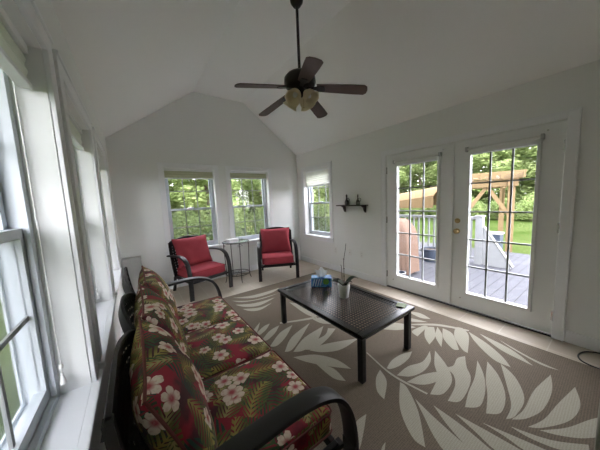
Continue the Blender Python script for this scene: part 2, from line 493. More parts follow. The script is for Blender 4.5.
struct(mb.build('wall_rear', M['rear']), 'brown gable wall at the other end of the sunroom', 'wall')
ct = 0.14
mb = MB(); EV = 0.42; EZ = 0.72*(EV+T)  # unseen left eave, added to the ceiling slab to block sky light
mb.prism([(XL-T-EV, ZC-EZ+0.20), (XL-T, ZC-EZ+0.20), (XL-T, ZC-0.02), (XL, ZC), (RX0, ZT), (RX1, ZT), (XR, ZC), (XR+T+0.02, ZC-0.01),
                     (XR+T+0.02, ZC-0.01+ct), (RX1+0.06, ZT+ct), (RX0-0.06, ZT+ct), (XL-T-EV, ZC-EZ+0.20+ct)], 1, YR-T-0.02, YB+T+0.02)
struct(mb.build('ceiling', M['ceil']), 'white vaulted ceiling with a flat strip along its ridge', 'ceiling')

# baseboards
def bb(name, a, b, label):
    struct(MB().box(a, b, 0.004).build(name, M['trim']), label, 'baseboard')
bb('baseboard_right', (XR-0.016, DY1+0.088, 0), (XR, YB-0.017, 0.115), 'white baseboard below the wall shelf')
bb('baseboard_near', (XR-0.016, YR, 0), (XR, DY0-0.09, 0.115), 'white baseboard right of the double doors by the cable')
bb('baseboard_back', (XL+0.017, YB-0.016, 0), (XR-0.017, YB, 0.115), 'white baseboard behind the red armchairs')
bb('baseboard_left', (XL, YR, 0), (XL+0.016, YB, 0.115), 'white baseboard behind the floral sofa')

# ------------------------------------------------------------------ windows
def window(name, frame, u0, u1, label, stool_out=0.035):
    """double-hung window; frame maps (u along wall, n into the room, z)"""
    root = empty(name, (0, 0, 0)); struct(root, label, 'window')
    root.matrix_world = frame
    cw = 0.085
    mb = MB()
    mb.box((u0-cw, 0, Z0-0.0), (u0-0.004, 0.018, Z1+cw), 0.003).box((u1+0.004, 0, Z0), (u1+cw, 0.018, Z1+cw), 0.003)
    mb.box((u0-0.004, 0, Z1+0.004), (u1+0.004, 0.018, Z1+cw), 0.003)
    mb.box((u0-cw-0.008, 0, Z1+cw-0.012), (u1+cw+0.008, 0.026, Z1+cw+0.006), 0.003)
    mb.build('casing', M['trim'], root)
    mb = MB().box((u0-cw-0.015, -0.002, Z0-0.028), (u1+cw+0.015, stool_out, Z0), 0.005)
    mb.box((u0, -0.105, Z0-0.028), (u1, 0.0, Z0+0.001)).build('stool', M['trim'], root)
    MB().box((u0-cw, 0, Z0-0.10), (u1+cw, 0.015, Z0-0.028), 0.003).build('apron', M['trim'], root)
    mb = MB(); f = 0.028
    for a, b in (((u0, -T, Z0), (u0+f, -0.10, Z1)), ((u1-f, -T, Z0), (u1, -0.10, Z1)), ((u0+f, -T, Z0), (u1-f, -0.10, Z0+f)), ((u0+f, -T, Z1-f), (u1-f, -0.10, Z1))):
        mb.box(a, b)
    mb.box((u0+f, -0.118, Z0+f), (u0+f+0.012, -0.10, Z1-f)).box((u1-f-0.012, -0.118, Z0+f), (u1-f, -0.10, Z1-f))
    mb.build('vinyl_frame', M['vinyl'], root)
    zm = (Z0+Z1)/2
    for nm, n0, n1, za, zb in (('upper_sash', -0.19, -0.156, zm-0.018, Z1-f), ('lower_sash', -0.154, -0.12, Z0+f, zm+0.018)):
        a, b = u0+f+0.002, u1-f-0.002; s = 0.036; r0 = 0.052 if nm == 'lower_sash' else 0.036
        mb = MB().box((a, n0, za), (a+s, n1, zb)).box((b-s, n0, za), (b, n1, zb))
        mb.box((a+s, n0, za), (b-s, n1, za+r0)).box((a+s, n0, zb-0.036), (b-s, n1, zb))
        sash = mb.build(nm, M['vinyl'], root)
        ga, gb, gz0, gz1 = a+s, b-s, za+r0, zb-0.036
        nn = (n0+n1)/2
        MB().box((ga, nn-0.003, gz0), (gb, nn+0.003, gz1)).build('glass_pane', M['glass'], sash)
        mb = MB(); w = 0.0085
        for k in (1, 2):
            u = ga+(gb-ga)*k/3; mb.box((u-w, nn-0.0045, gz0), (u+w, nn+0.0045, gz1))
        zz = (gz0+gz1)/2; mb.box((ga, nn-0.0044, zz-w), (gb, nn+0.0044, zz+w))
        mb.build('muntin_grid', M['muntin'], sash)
    mb = MB(); a, b = u0+f+0.001, u1-f-0.001
    for p_, q_ in (((a, Z0+f), (a+0.014, zm)), ((b-0.014, Z0+f), (b, zm)), ((a+0.014, Z0+f), (b-0.014, Z0+f+0.014)), ((a+0.014, zm-0.014), (b-0.014, zm))):
        mb.box((p_[0], -0.199, p_[1]), (q_[0], -0.192, q_[1]))
    sc = mb.build('screen_frame', M['vinyl'], root)
    MB().box((a+0.014, -0.1962, Z0+f+0.014), (b-0.014, -0.1957, zm-0.014)).build('insect_screen', M['screen'], sc)
    MB().box(((u0+u1)/2-0.035, -0.150, zm+0.018), ((u0+u1)/2+0.035, -0.122, zm+0.032), 0.004).build('sash_lock', M['vinyl'], root)
    return root
def frameL(): return Matrix(((0, 1, 0, XL), (-1, 0, 0, 0), (0, 0, 1, 0), (0, 0, 0, 1)))   # u=-y, n=+x
def frameR(): return Matrix(((0, -1, 0, XR), (1, 0, 0, 0), (0, 0, 1, 0), (0, 0, 0, 1)))   # u=+y, n=-x
def frameB(): return Matrix(((-1, 0, 0, 0), (0, -1, 0, YB), (0, 0, 1, 0), (0, 0, 0, 1)))  # u=-x, n=-y
window('window_1', frameL(), -LW[0][1], -LW[0][0], 'left wall window nearest the camera with a hanging white cord')
window('window_2', frameL(), -LW[1][1], -LW[1][0], 'middle window of the left wall behind the floral sofa')
window('window_3', frameL(), -LW[2][1], -LW[2][0], 'left wall window nearest the back corner')
window('window_4', frameB(), -BW[0][1], -BW[0][0], 'back wall window behind the left red armchair')
window('window_5', frameB(), -BW[1][1], -BW[1][0], 'back wall window behind the small wire table')
window('window_6', frameR(), RW[0], RW[1], 'right wall window with a half lowered white shade')

M['shadecream'] = thin_mat('cream_cellular_shade', (0.66, 0.66, 0.50), 0.35)
def shade(frame, u0, u1, drop, label, cord=None, pleat=0.019, mat='shade'):
    root = empty('window_shade'); tag(root, label, 'window shade', 'cellular shades')
    root.matrix_world = frame
    a, b = u0+0.006, u1-0.006
    MB().box((a, -0.085, Z1-0.034), (b, -0.035, Z1-0.001), 0.003).build('headrail', M['trim'], root)
    # pleated fabric: zigzag profile
    zt, zb = Z1-0.034, Z1-drop+0.018
    n = max(4, int((zt-zb)/pleat)); prof = []
    for k in range(n+1):
        z = zt+(zb-zt)*k/n; prof.append((-0.043 if k % 2 else -0.050, z))
    for k in range(n, -1, -1):
        z = zt+(zb-zt)*k/n; prof.append((-0.070 if k % 2 else -0.062, z))
    MB().prism(prof, 0, a+0.004, b-0.004).build('pleated_fabric', M[mat], root)
    MB().box((a, -0.076, zb-0.020), (b, -0.038, zb), 0.004).build('bottom_rail', M['trim'], root)
    if cord:
        u, zc = cord
        c = MB().tube(spline([(u, -0.080, Z1-0.02), (u+0.002, -0.079, (Z1+zc)/2), (u, -0.078, zc+0.05)], 6), 0.0022, 6).build('pull_cord', M['cord'], root)
        MB().lathe([(0, 0.05), (0.004, 0.048), (0.006, 0.03), (0.011, 0.01), (0.012, 0.0), (0.006, -0.004), (0, -0.004)], (u, -0.078, zc), 12).build('cord_tassel', M['cord'], c, True)
        MB().lathe([(0, 0.012), (0.007, 0.008), (0.009, 0.0), (0.007, -0.008), (0, -0.012)], (u, -0.078, zc+0.075), 12).build('cord_bead', M['cord'], c, True)
    return root
shade(frameL(), -LW[0][1], -LW[0][0], 0.16, 'raised white shade in the left window nearest the camera', (-LW[0][1]+0.035, 0.72))
shade(frameL(), -LW[1][1], -LW[1][0], 0.16, 'raised white shade in the middle left wall window', (-LW[1][1]+0.035, 0.70))
shade(frameL(), -LW[2][1], -LW[2][0], 0.16, 'raised white shade in the left window by the back corner')
shade(frameB(), -BW[0][1], -BW[0][0], 0.165, 'raised cream shade in the window behind the left armchair', mat='shadecream')
shade(frameB(), -BW[1][1], -BW[1][0], 0.145, 'raised cream shade in the window behind the wire table', mat='shadecream')
shade(frameR(), RW[0], RW[1], 0.345, 'half lowered white shade in the right wall window')

# ------------------------------------------------------------------ double doors
mb = MB(); cw = 0.078
mb.box((XR-0.018, DY0-cw, 0), (XR, DY0-0.004, DZ+cw-0.01), 0.003).box((XR-0.018, DY1+0.004, 0), (XR, DY1+cw, DZ+cw-0.01), 0.003)
mb.box((XR-0.018, DY0-0.004, DZ+0.004), (XR, DY1+0.004, DZ+cw-0.01), 0.003)
mb.box((XR-0.024, DY0-cw-0.004, 0), (XR, DY0-cw+0.010, DZ+cw-0.008), 0.002).box((XR-0.024, DY1+cw-0.010, 0), (XR, DY1+cw+0.004, DZ+cw-0.008), 0.002)
mb.box((XR-0.024, DY0-cw-0.004, DZ+cw-0.018), (XR, DY1+cw+0.004, DZ+cw-0.004), 0.002)
struct(mb.build('trim_1', M['trim']), 'white casing around the double doors', 'door trim')
mb = MB().box((XR+0.001, DY0, 0.0), (XR+T, DY1, 0.014)).box((XR+0.052, DY0+0.001, 0.014), (XR+T-0.01, DY1-0.001, 0.021))
struct(mb.build('trim_2', M['threshold']), 'dark threshold under the double doors', 'door sill')

def door(name, ya, yb, hinge_hi, label):
    root = empty(name, (XR, (ya+yb)/2, 0.0)); struct(root, label, 'door')
    def L(x, y, z): return (x-XR, y-(ya+yb)/2, z)
    x0, x1 = XR+0.008, XR+0.050
    y0, y1 = ya+0.003, yb-0.003
    li = 0.176
    ga, gb, gz0, gz1 = ya+li, yb-li, 0.224, 1.881
    mb = MB(); wall_boxes(mb, 'x', x0, x1, y0, y1, 0.024, DZ-0.005, [(ga, gb, gz0, gz1)])
    for v in mb.bm.verts: v.co -= Vector((XR, (ya+yb)/2, 0))
    mb.build('door_panel', M['door'], root)
    mb = MB(); w = 0.026
    for a, b in (((ga-w, gz0-w), (ga+0.004, gz1+w)), ((gb-0.004, gz0-w), (gb+w, gz1+w)), ((ga, gz0-w), (gb, gz0+0.004)), ((ga, gz1-0.004), (gb, gz1+w))):
        mb.box(L(x0-0.014, a[0], a[1]), L(XR+0.0255, b[0], b[1]), 0.004)
    lf = mb.build('lite_frame', M['door'], root)
    MB().box(L(XR+0.026, ga, gz0), L(XR+0.032, gb, gz1)).build('glass_pane', M['glass'], lf)
    mb = MB(); g_ = 0.007  # grey lining added to hide the bright daylit edges of the opening
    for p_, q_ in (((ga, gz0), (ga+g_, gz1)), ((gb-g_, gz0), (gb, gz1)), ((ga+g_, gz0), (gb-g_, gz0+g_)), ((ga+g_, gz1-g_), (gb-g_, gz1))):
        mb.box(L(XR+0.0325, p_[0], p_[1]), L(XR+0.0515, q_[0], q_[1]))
    mb.build('added_edge_lining', M['muntin'], lf)
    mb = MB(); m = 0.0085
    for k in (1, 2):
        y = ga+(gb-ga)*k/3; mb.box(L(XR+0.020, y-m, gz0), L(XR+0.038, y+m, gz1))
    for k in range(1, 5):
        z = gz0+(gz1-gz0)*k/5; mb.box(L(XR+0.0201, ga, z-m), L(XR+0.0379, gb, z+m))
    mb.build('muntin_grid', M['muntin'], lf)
    yh = yb-0.001 if hinge_hi else ya+0.001
    for z in (0.215, 1.079, 1.831):
        mb = MB(); mb.lathe([(0, -0.05), (0.006, -0.05), (0.006, 0.05), (0, 0.05)], L(x0-0.006, yh, z), 10)
        s = -1 if hinge_hi else 1
        mb.box(L(x0-0.002, yh, z-0.048), L(x0+0.001, yh+s*0.012, z+0.048))
        mb.build('hinge', M['chrome'], root, True)
    # small clips at the corners of the glass
    for y, z in ((ga-0.06, 1.99), (gb+0.06, 0.148)):
        MB().lathe([(0, 0), (0.008, 0), (0.007, 0.012), (0, 0.012)], L(x0, y, z), 10, Matrix.Rotation(R(-90), 4, 'Y')).build('shade_clip', M['chrome'], root, True)
    return root, L
d1, L1 = door('door_1', DYM, DY1, True, 'white glazed door left of the pair with no handle')
d2, L2 = door('door_2', DY0, DYM, False, 'white glazed door right of the pair with brass knob')
ky = DYM-0.062
ax = Matrix.Rotation(R(-90), 4, 'Y')
MB().lathe([(0, 0), (0.031, 0), (0.031, 0.008), (0.012, 0.012), (0.012, 0.030), (0.026, 0.038), (0.029, 0.052), (0.022, 0.064), (0, 0.068)], L2(XR+0.008, ky, 0.981), 20, ax).build('knob', M['brass'], d2, True, 'brass knob')
mb = MB().lathe([(0, 0), (0.030, 0), (0.029, 0.010), (0.020, 0.014), (0, 0.014)], L2(XR+0.008, ky, 1.108), 20, ax)
mb.box(L2(XR-0.024, ky-0.016, 1.102), L2(XR-0.004, ky+0.016, 1.114), 0.003).build('deadbolt', M['brass'], d2, True, 'brass deadbolt turn')
MB().box(L2(XR-0.004, DYM-0.012, 0.026), L2(XR+0.008, DYM+0.012, DZ-0.006), 0.003).build('astragal', M['door'], d2)
def door_shade(ya, yb, label):
    a, b = ya+0.145, yb-0.145
    root = empty('roller_shade', (XR, (a+b)/2, 1.90)); tag(root, label, 'roller shade', 'roller shades on the double doors')
    h = (b-a)/2
    axy = Matrix.Rotation(R(90), 4, 'X')
    MB().lathe([(0, -h+0.01), (0.014, -h+0.01), (0.014, h-0.01), (0, h-0.01)], (-0.026, 0, 0.035), 16, axy).build('roller_tube', M['plastic'], root, True)
    MB().box((-0.028, -h+0.02, -0.004), (-0.024, h-0.02, 0.025)).build('hem', M['shade'], root)
    for s in (-1, 1):
        MB().box((-0.044, s*h-0.012, 0.012), (0.008, s*h+0.012, 0.062), 0.004).build('bracket', M['heater'], root, False, 'grey end bracket')
door_shade(DYM, DY1, 'rolled up shade along the top of the left glazed door')
door_shade(DY0, DYM, 'rolled up shade along the top of the right glazed door')

# ------------------------------------------------------------------ outlets on the right wall
def outlet(y, z, label, kind):
    root = empty('wall_outlet', (XR, y, z)); tag(root, label, 'outlet')
    MB().box((-0.006, -0.036, -0.058), (0.0, 0.036, 0.058), 0.002).build('cover_plate', M['plastic'], root)
    if kind == 'duplex':
        for s in (-1, 1):
            f = MB().box((-0.009, -0.017, s*0.022-0.015), (-0.005, 0.017, s*0.022+0.015), 0.002).build('socket', M['plastic'], root)
            MB().box((-0.0095, -0.009, s*0.022-0.006), (-0.0085, -0.006, s*0.022+0.006)).box((-0.0095, 0.006, s*0.022-0.006), (-0.0085, 0.009, s*0.022+0.006)).build('slot', M['darkslot'], f)
    else:
        MB().lathe([(0, 0), (0.008, 0), (0.006, 0.012), (0, 0.012)], (-0.006, 0, 0), 12, Matrix.Rotation(R(-90), 4, 'Y')).build('jack', M['chrome'], root, True)
outlet(2.656, 0.44, 'white duplex outlet on the right wall nearest the double doors', 'duplex')
outlet(2.93, 0.435, 'white cable jack plate behind the orchid stem', 'jack')
outlet(3.305, 0.423, 'white duplex outlet below the window on the right wall', 'duplex')

# ------------------------------------------------------------------ rug with its palm leaves
RU = (0.43, 2.875, -0.20, 3.49)
def rug():
    root = MB()
    root.box((RU[0], RU[2], 0.0005), (RU[1], RU[3], 0.010), 0.003)
    root.mi = 0
    K = (232.432, 1.442)
    def fl(p):   # where a leaf corner lies on the floor (measured once from the rug's pattern)
        d = fw + rt2*((p[0]-300)/K[0]) - up2*((p[1]-225)/K[0])
        t = -K[1]/d.z
        return (d.x*t, d.y*t)
    def A(s, ox, oy, *pts): return [(ox+x/s, oy+y/s) for x, y in pts]
    a = lambda *p: A(3.0, 400, 300, *p)
    b = lambda *p: A(3.75, 340, 280, *p)
    c = lambda *p: A(3.75, 200, 270, *p)
    d = lambda *p: A(3.75, 320, 370, *p)
    leaves = [
        b((175,335),(195,305),(230,283),(270,272),(258,298),(225,325),(190,338)),
        b((213,362),(255,328),(310,310),(337,270),(340,308),(315,345),(265,366)),
        b((255,386),(300,362),(352,350),(362,372),(330,392),(290,396)),
        a((20,250),(60,230),(115,218),(112,246),(70,258)),
        a((90,287),(112,235),(103,195),(105,155),(140,200),(156,245),(130,285)),
        a((143,307),(165,262),(160,228),(140,208),(160,200),(172,178),(195,172),(200,205),(212,235),(205,270),(180,308)),
        a((195,326),(205,282),(224,235),(232,185),(250,225),(256,272),(240,322)),
        a((258,345),(262,290),(257,240),(262,188),(295,230),(316,290),(303,342)),
        a((318,362),(333,320),(320,260),(302,195),(345,235),(373,300),(346,352)),
        a((335,363),(372,332),(402,275),(452,228),(456,275),(430,332),(380,360)),
        a((383,386),(432,362),(474,315),(525,265),(541,320),(510,366),(430,388)),
        a((418,396),(500,388),(575,362),(640,350),(640,402),(560,420),(480,412)),
        a((0,250),(22,268),(55,340),(76,448),(36,415),(0,330)),
        a((45,300),(90,345),(150,400),(230,470),(150,470),(105,420),(70,350)),
        a((100,320),(190,385),(285,465),(225,465),(150,390)),
        a((165,345),(265,400),(370,460),(300,465),(225,400)),
        a((245,372),(380,430),(470,470),(390,465),(310,412)),
        a((330,384),(450,425),(565,440),(560,462),(480,455),(390,420)),
        # upper frond beside the doors
        a((78,86),(74,112),(88,137),(106,112),(102,84)),
        a((112,84),(106,112),(124,145),(127,108)),
        a((128,88),(130,118),(158,150),(177,153),(158,105)),
        a((168,86),(163,112),(185,150),(203,163),(206,110),(188,88)),
        a((205,98),(258,132),(305,172),(332,206),(280,182),(226,130)),
        a((238,104),(330,150),(400,202),(370,188),(300,152)),
        a((296,122),(390,176),(478,216),(420,197),(340,152)),
        a((0,78),(60,74),(120,76),(200,92),(204,97),(120,82),(60,79)),
        b((148,187),(198,165),(255,172),(285,182),(215,192)),
        b((250,120),(300,128),(340,150),(300,145)),
        b((232,142),(280,150),(330,162),(270,160)),
        b((270,196),(312,176),(330,178),(290,216)),
        # frond beside the sofa
        c((318,312),(345,255),(412,202),(378,260),(345,304)),
        c((350,312),(392,258),(463,214),(442,265),(392,305)),
        c((386,303),(430,270),(470,247),(480,222),(509,224),(476,265),(430,300)),
        c((410,306),(470,282),(596,260),(530,302),(460,313)),
        c((350,332),(430,322),(510,340),(567,376),(480,366),(400,350)),
        c((436,358),(500,374),(547,422),(498,410)),
        c((262,292),(300,240),(347,210),(322,255),(290,288)),
        c((232,268),(262,232),(298,211),(282,240),(252,268)),
        c((215,240),(240,215),(262,205),(248,228),(225,248)),
        c((190,250),(205,225),(225,200),(215,235),(200,260)),
        # stem and leaves left of the table
        c((335,125),(370,132),(412,155),(442,186),(395,168)),
        c((412,150),(445,158),(468,176),(430,176)),
        c((418,186),(490,182),(528,205),(460,205)),
        c((300,200),(360,192),(425,180),(425,187),(360,198),(300,206)),
        # fan of narrow leaves at the far edge
        c((122,108),(200,98),(298,70),(270,88),(200,108)),
        c((120,119),(200,116),(296,90),(232,112),(160,124)),
        c((132,134),(205,128),(282,106),(225,136),(170,142)),
        c((160,150),(225,144),(270,126),(230,152),(190,158)),
        # small leaves hanging from the first stem
        d((225,5),(250,48),(241,117),(214,85),(210,38)),
        d((135,203),(174,172),(165,232),(150,300),(128,330),(130,250)),
        d((232,300),(246,278),(240,320),(225,340)),
        # the first stem
        b((100,280),(106,280),(170,338),(225,376),(330,432),(325,436),(220,381),(166,342)),
    ]
    T0 = root.bm
    for poly in leaves:
        q = spline([fl(p)+(0.0,) for p in poly], 5, True, 75)
        pts = [(min(max(v.x, RU[0]+0.02), RU[1]-0.012), min(max(v.y, RU[2]+0.02), RU[3]-0.012)) for v in q]
        pp = [pts[0]]
        for v in pts[1:]:
            if math.hypot(v[0]-pp[-1][0], v[1]-pp[-1][1]) > 0.002: pp.append(v)
        if len(pp) < 4: continue
        lz = 0.0106+0.00008*leaves.index(poly)
        vs = [T0.verts.new((x, y, lz)) for x, y in pp]
        try: f = T0.faces.new(vs)
        except ValueError: continue
        f.normal_update()
        if f.normal.z < 0: f.normal_flip()
        ext = bmesh.ops.triangulate(T0, faces=[f])
        for g in ext['faces']: g.material_index = 1
    me = bpy.data.meshes.new('area_rug'); T0.to_mesh(me); T0.free()
    me.materials.append(M['rugbrown']); me.materials.append(M['rugleaf'])
    o = bpy.data.objects.new('area_rug', me); COL.objects.link(o)
    tag(o, 'brown woven area rug with cream palm leaves under the coffee table', 'rug')
rug()

# ------------------------------------------------------------------ cushions
def smooth_obj(me, name, mat, parent, label=None):
    me.materials.append(mat)
    for p in me.polygons: p.use_smooth = True
    o = bpy.data.objects.new(name, me); COL.objects.link(o)
    o.parent = parent
    if label: o['label'] = label
    return o
def cushion_mesh(name, sx, sy, sz, Tm, kind, uvoff=(0, 0), n=22, seed=0):
    """box or pillow cushion of full size sx, sy, sz, then moved by Tm; UVs in metres"""
    bm = bmesh.new(); uvl = bm.loops.layers.uv.new('UVMap')
    hx, hy, hz = sx/2, sy/2, sz/2
    nz = 6
    grid = {}
    def vert(i, j, k):
        key = (i, j, k)
        if key in grid: return grid[key]
        x, y, z = -1+2*i/n, -1+2*j/n, -1+2*k/nz
        if kind == 'box':
            r = 0.028
            p = Vector((x*hx, y*hy, z*hz))
            c = Vector((max(-hx+r, min(hx-r, p.x)), max(-hy+r, min(hy-r, p.y)), max(-hz+r, min(hz-r, p.z))))
            d = p-c
            if d.length > 1e-6: p = c + d.normalized()*min(r, max(abs(d.x), abs(d.y), abs(d.z)))
            p.z += z*0.018*(1-x*x)*(1-y*y)
            p.z += 0.004*noise.noise(Vector((p.x*9+seed, p.y*9, z)))
        else:
            ax, ay = abs(x), abs(y)
            t = max(0.0, (1-ax**2.6)*(1-ay**2.6))**0.55
            pin = 1-0.075*(1-ay*ay)*ax**3, 1-0.075*(1-ax*ax)*ay**3
            p = Vector((x*hx*pin[0], y*hy*pin[1], z*(hz*t+0.007)))
            p += Vector((0, 0, 0.012*noise.noise(Vector((p.x*7+seed, p.y*7, z*2)))*t))
            p.z += 0.03*(1-x*x)*(y*0.4)*t
        v = bm.verts.new(p); grid[key] = v
        v.index = 0
        src[v] = p.copy()
        return v
    src = {}
    def arcs(h):
        out = [0.0]; f = lambda q: 0.5*sz*(max(0.0, 1-abs(q)**2.6))**0.55
        for a in range(n):
            q0, q1 = -1+2*a/n, -1+2*(a+1)/n; L_ = 0.0
            for b in range(8):
                r0, r1 = q0+(q1-q0)*b/8, q0+(q1-q0)*(b+1)/8
                L_ += math.hypot((r1-r0)*h, f(r1)-f(r0))
            out.append(out[-1]+L_)
        return out
    AX, AY = arcs(hx), arcs(hy)
    keyof = {}
    faces = []
    def quad(a, b, c, d, axis):
        f = bm.faces.new([vert(*a), vert(*b), vert(*c), vert(*d)])
        for l, kk in zip(f.loops, (a, b, c, d)):
            p = src[l.vert]
            if kind != 'box':
                l[uvl].uv = (AX[kk[0]]+(0 if kk[2]*2 >= nz else 3)+uvoff[0], AY[kk[1]]+uvoff[1]); continue
            if axis == 2: uv = (p.x+(0 if p.z > 0 else 3), p.y)
            elif axis == 0: uv = (p.z*math.copysign(1, -p.x)+p.x, p.y)
            else: uv = (p.x, p.z*math.copysign(1, -p.y)+p.y)
            l[uvl].uv = (uv[0]+uvoff[0], uv[1]+uvoff[1])
    for i in range(n):
        for j in range(n):
            quad((i,j,0),(i,j+1,0),(i+1,j+1,0),(i+1,j,0),2)
            quad((i,j,nz),(i+1,j,nz),(i+1,j+1,nz),(i,j+1,nz),2)
        for k in range(nz):
            quad((i,0,k),(i+1,0,k),(i+1,0,k+1),(i,0,k+1),1)
            quad((i+1,n,k),(i,n,k),(i,n,k+1),(i+1,n,k+1),1)
            quad((0,i+1,k),(0,i,k),(0,i,k+1),(0,i+1,k+1),0)
            quad((n,i,k),(n,i+1,k),(n,i+1,k+1),(n,i,k+1),0)
    bmesh.ops.recalc_face_normals(bm, faces=bm.faces[:])
    bm.transform(Tm)
    me = bpy.data.meshes.new(name); bm.to_mesh(me); bm.free()
    return me
def seam_loop(sx, sy, z, Tm, kind, n=24):
    hx, hy = sx/2, sy/2; pts = []
    def P(x, y):
        if kind == 'box':
            r = 0.028; p = Vector((max(-hx+r, min(hx-r, x*hx)), max(-hy+r, min(hy-r, y*hy)), 0)); q = Vector((x*hx, y*hy, 0))-p
            if q.length > 1e-6: p += q.normalized()*r
            return (p.x, p.y, z)
        return (x*hx*(1-0.075*(1-y*y)*abs(x)**3), y*hy*(1-0.075*(1-x*x)*abs(y)**3), z)
    for k in range(n): pts.append(P(-1+2*k/n, -1))
    for k in range(n): pts.append(P(1, -1+2*k/n))
    for k in range(n): pts.append(P(1-2*k/n, 1))
    for k in range(n): pts.append(P(-1, 1-2*k/n))
    return [Tm @ Vector(p) for p in pts]

# ------------------------------------------------------------------ sofa and armchairs (one design)
def lattice(mb, corners_fn, nu, nv, w, th):
    """woven straps over a patch: corners_fn(u, v) -> point, u,v in 0..1"""
    for i in range(nu):
        u = (i+0.5)/nu
        mb.bar([corners_fn(u, k/8) for k in range(9)], w, th, ups=(1, 0, 0.3))
    for j in range(nv):
        v = (j+0.5)/nv
        mb.bar([corners_fn(k/6, v) + Vector((0.0015, 0, 0)) for k in range(7)], w, th, ups=(1, 0, 0.3))
def seat_unit(name, nseat, sw, dk, fabric, pipe_mat, base_rough, pillow_lean=0.0):
    """faces +x; y across; x=0 near the back; dk scales the depth"""
    root = empty(name)
    W = nseat*sw; yl = W/2+(0.074 if nseat > 1 else 0.05); aw = 1.3 if nseat > 1 else 1.0
    X_ = lambda x: x*dk
    # seat frame
    mb = MB()
    mb.box((X_(0.05), -yl+0.03, 0.235), (X_(0.69), -yl+0.06, 0.285), 0.006).box((X_(0.05), yl-0.06, 0.235), (X_(0.69), yl-0.03, 0.285), 0.006)
    mb.box((X_(0.66), -yl+0.06, 0.235), (X_(0.69), yl-0.06, 0.285), 0.006).box((X_(0.05), -yl+0.06, 0.235), (X_(0.08), yl-0.06, 0.285), 0.006)
    for k in range(1, nseat):
        y = -W/2+k*sw; mb.box((X_(0.08), y-0.015, 0.24), (X_(0.66), y+0.015, 0.28))
    mb.build('seat_frame', M['iron'], root)
    mb = MB()
    for k in range(nseat):
        y0 = -W/2+k*sw+0.03; y1 = y0+sw-0.06
        for i in range(9):
            y = y0+(y1-y0)*(i+0.5)/9; mb.box((X_(0.08), y-0.018, 0.262), (X_(0.66), y+0.018, 0.266))
    mb.build('seat_straps', M['iron'], root)
    # arms with front legs
    prof = [(-0.045, 0.615), (0.10, 0.628), (0.26, 0.640), (0.42, 0.645), (0.54, 0.630), (0.635, 0.585), (0.695, 0.50), (0.728, 0.37), (0.738, 0.2), (0.735, 0.06), (0.735, 0.0)]
    for s in (-1, 1):
        pts = spline([(X_(x), s*yl, z) for x, z in prof], 5)
        arm = [p for p in pts if p.z > 0.30]; leg = [p for p in pts if p.z <= 0.32]
        MB().sweep(arm, [(q*aw, w_) for q, w_ in ((-0.032, -0.011), (-0.026, -0.014), (0.026, -0.014), (0.032, -0.011), (0.032, 0.006), (0.022, 0.013), (-0.022, 0.013), (-0.032, 0.006))], side=(0, 1, 0)).build('armrest', M['iron'], root, True)
        leg[-1].z = 0.0
        MB().sweep(leg, [(-0.030*aw, -0.013), (0.030*aw, -0.013), (0.030*aw, 0.014), (-0.030*aw, 0.014)], side=(0, 1, 0)).build('leg', M['iron'], root)
        bl = spline([(X_(0.03), s*(yl-0.045), 0.26), (X_(0.0), s*(yl-0.045), 0.14), (X_(-0.06), s*(yl-0.045), 0.0)], 5)
        MB().bar(bl, 0.036, 0.03, ups=(1, 0, 0.1)).build('leg', M['iron'], root)
        MB().bar([(X_(0.40), s*(yl-0.045), 0.26), (X_(0.715), s*(yl-0.045), 0.26)], 0.036, 0.026).build('arm_brace', M['iron'], root)
    # back: one arched woven panel per seat
    xb0, zb0, xb1, zb1 = 0.085, 0.27, -0.055, 0.83
    def back_pt(k):
        ya = -W/2+k*sw+(0.0 if k else -0.015); yb_ = -W/2+(k+1)*sw+(0.0 if k < nseat-1 else 0.035)
        def fn(u, v):
            arch = math.sin(PI*u)**0.8
            if nseat > 1 and ((k == 0 and u < 0.5) or (k == nseat-1 and u > 0.5)): arch = 1.0
            lo = Vector((X_(xb0), ya+(yb_-ya)*u, zb0))
            hi = Vector((X_(xb1)-0.052*arch, ya+(yb_-ya)*u, zb1+0.062*arch))
            p = lo.lerp(hi, v)
            p.x -= 0.025*math.sin(PI*v)*arch + 0.02*math.sin(PI*v)
            return p
        return fn
    for k in range(nseat):
        fn = back_pt(k)
        mb = MB(); e = 0.02
        top = [fn(i/16, 1.0) for i in range(17)]
        mb.sweep(top, [(-0.007, -0.055), (0.007, -0.055), (0.007, 0.010), (-0.007, 0.010)], ups=(0.25, 0, 1))
        for u in (0.0, 1.0):
            mb.bar([fn(u, i/8) for i in range(9)], 0.034, 0.026, ups=(1, 0, 0.3))
        mb.bar([fn(i/6, 0.04) for i in range(7)], 0.03, 0.02)
        pf = mb.build('back_frame', M['iron'], root, True)
        mb = MB(); lattice(mb, fn, 15, 13, 0.031, 0.003)
        mb.build('woven_panel', M['iron'], pf)
    # cushions
    for k in range(nseat):
        yc = -W/2+(k+0.5)*sw
        Tm = Matrix.Translation((X_(0.395), yc, 0.355))
        sx, sy, sz = X_(0.61), sw-0.012, 0.135
        me = cushion_mesh('seat_cushion', sx, sy, sz, Tm, 'box', (k*1.37+0.2, k*0.83), seed=k*3.1)
        c = smooth_obj(me, 'seat_cushion', fabric, root)
        for zz in (-0.052, 0.052):
            MB().tube(seam_loop(sx+0.004, sy+0.004, zz, Tm, 'box'), 0.0045, 6, True).build('piping', pipe_mat, c, True)
        lean = R(20 + pillow_lean)
        tw = 0.0
        Tm = Matrix.Translation((X_(0.105)+(0.02 if nseat == 1 else (-0.045, -0.03, 0.0)[k]), yc, 0.655)) @ Matrix.Rotation(-lean, 4, 'Y') @ Matrix.Rotation(tw, 4, 'X') @ Matrix(((0,0,1,0),(0,1,0,0),(-1,0,0,0),(0,0,0,1)))
        sx, sy, sz = 0.50, sw+0.01, (0.21 if nseat == 1 else 0.19)
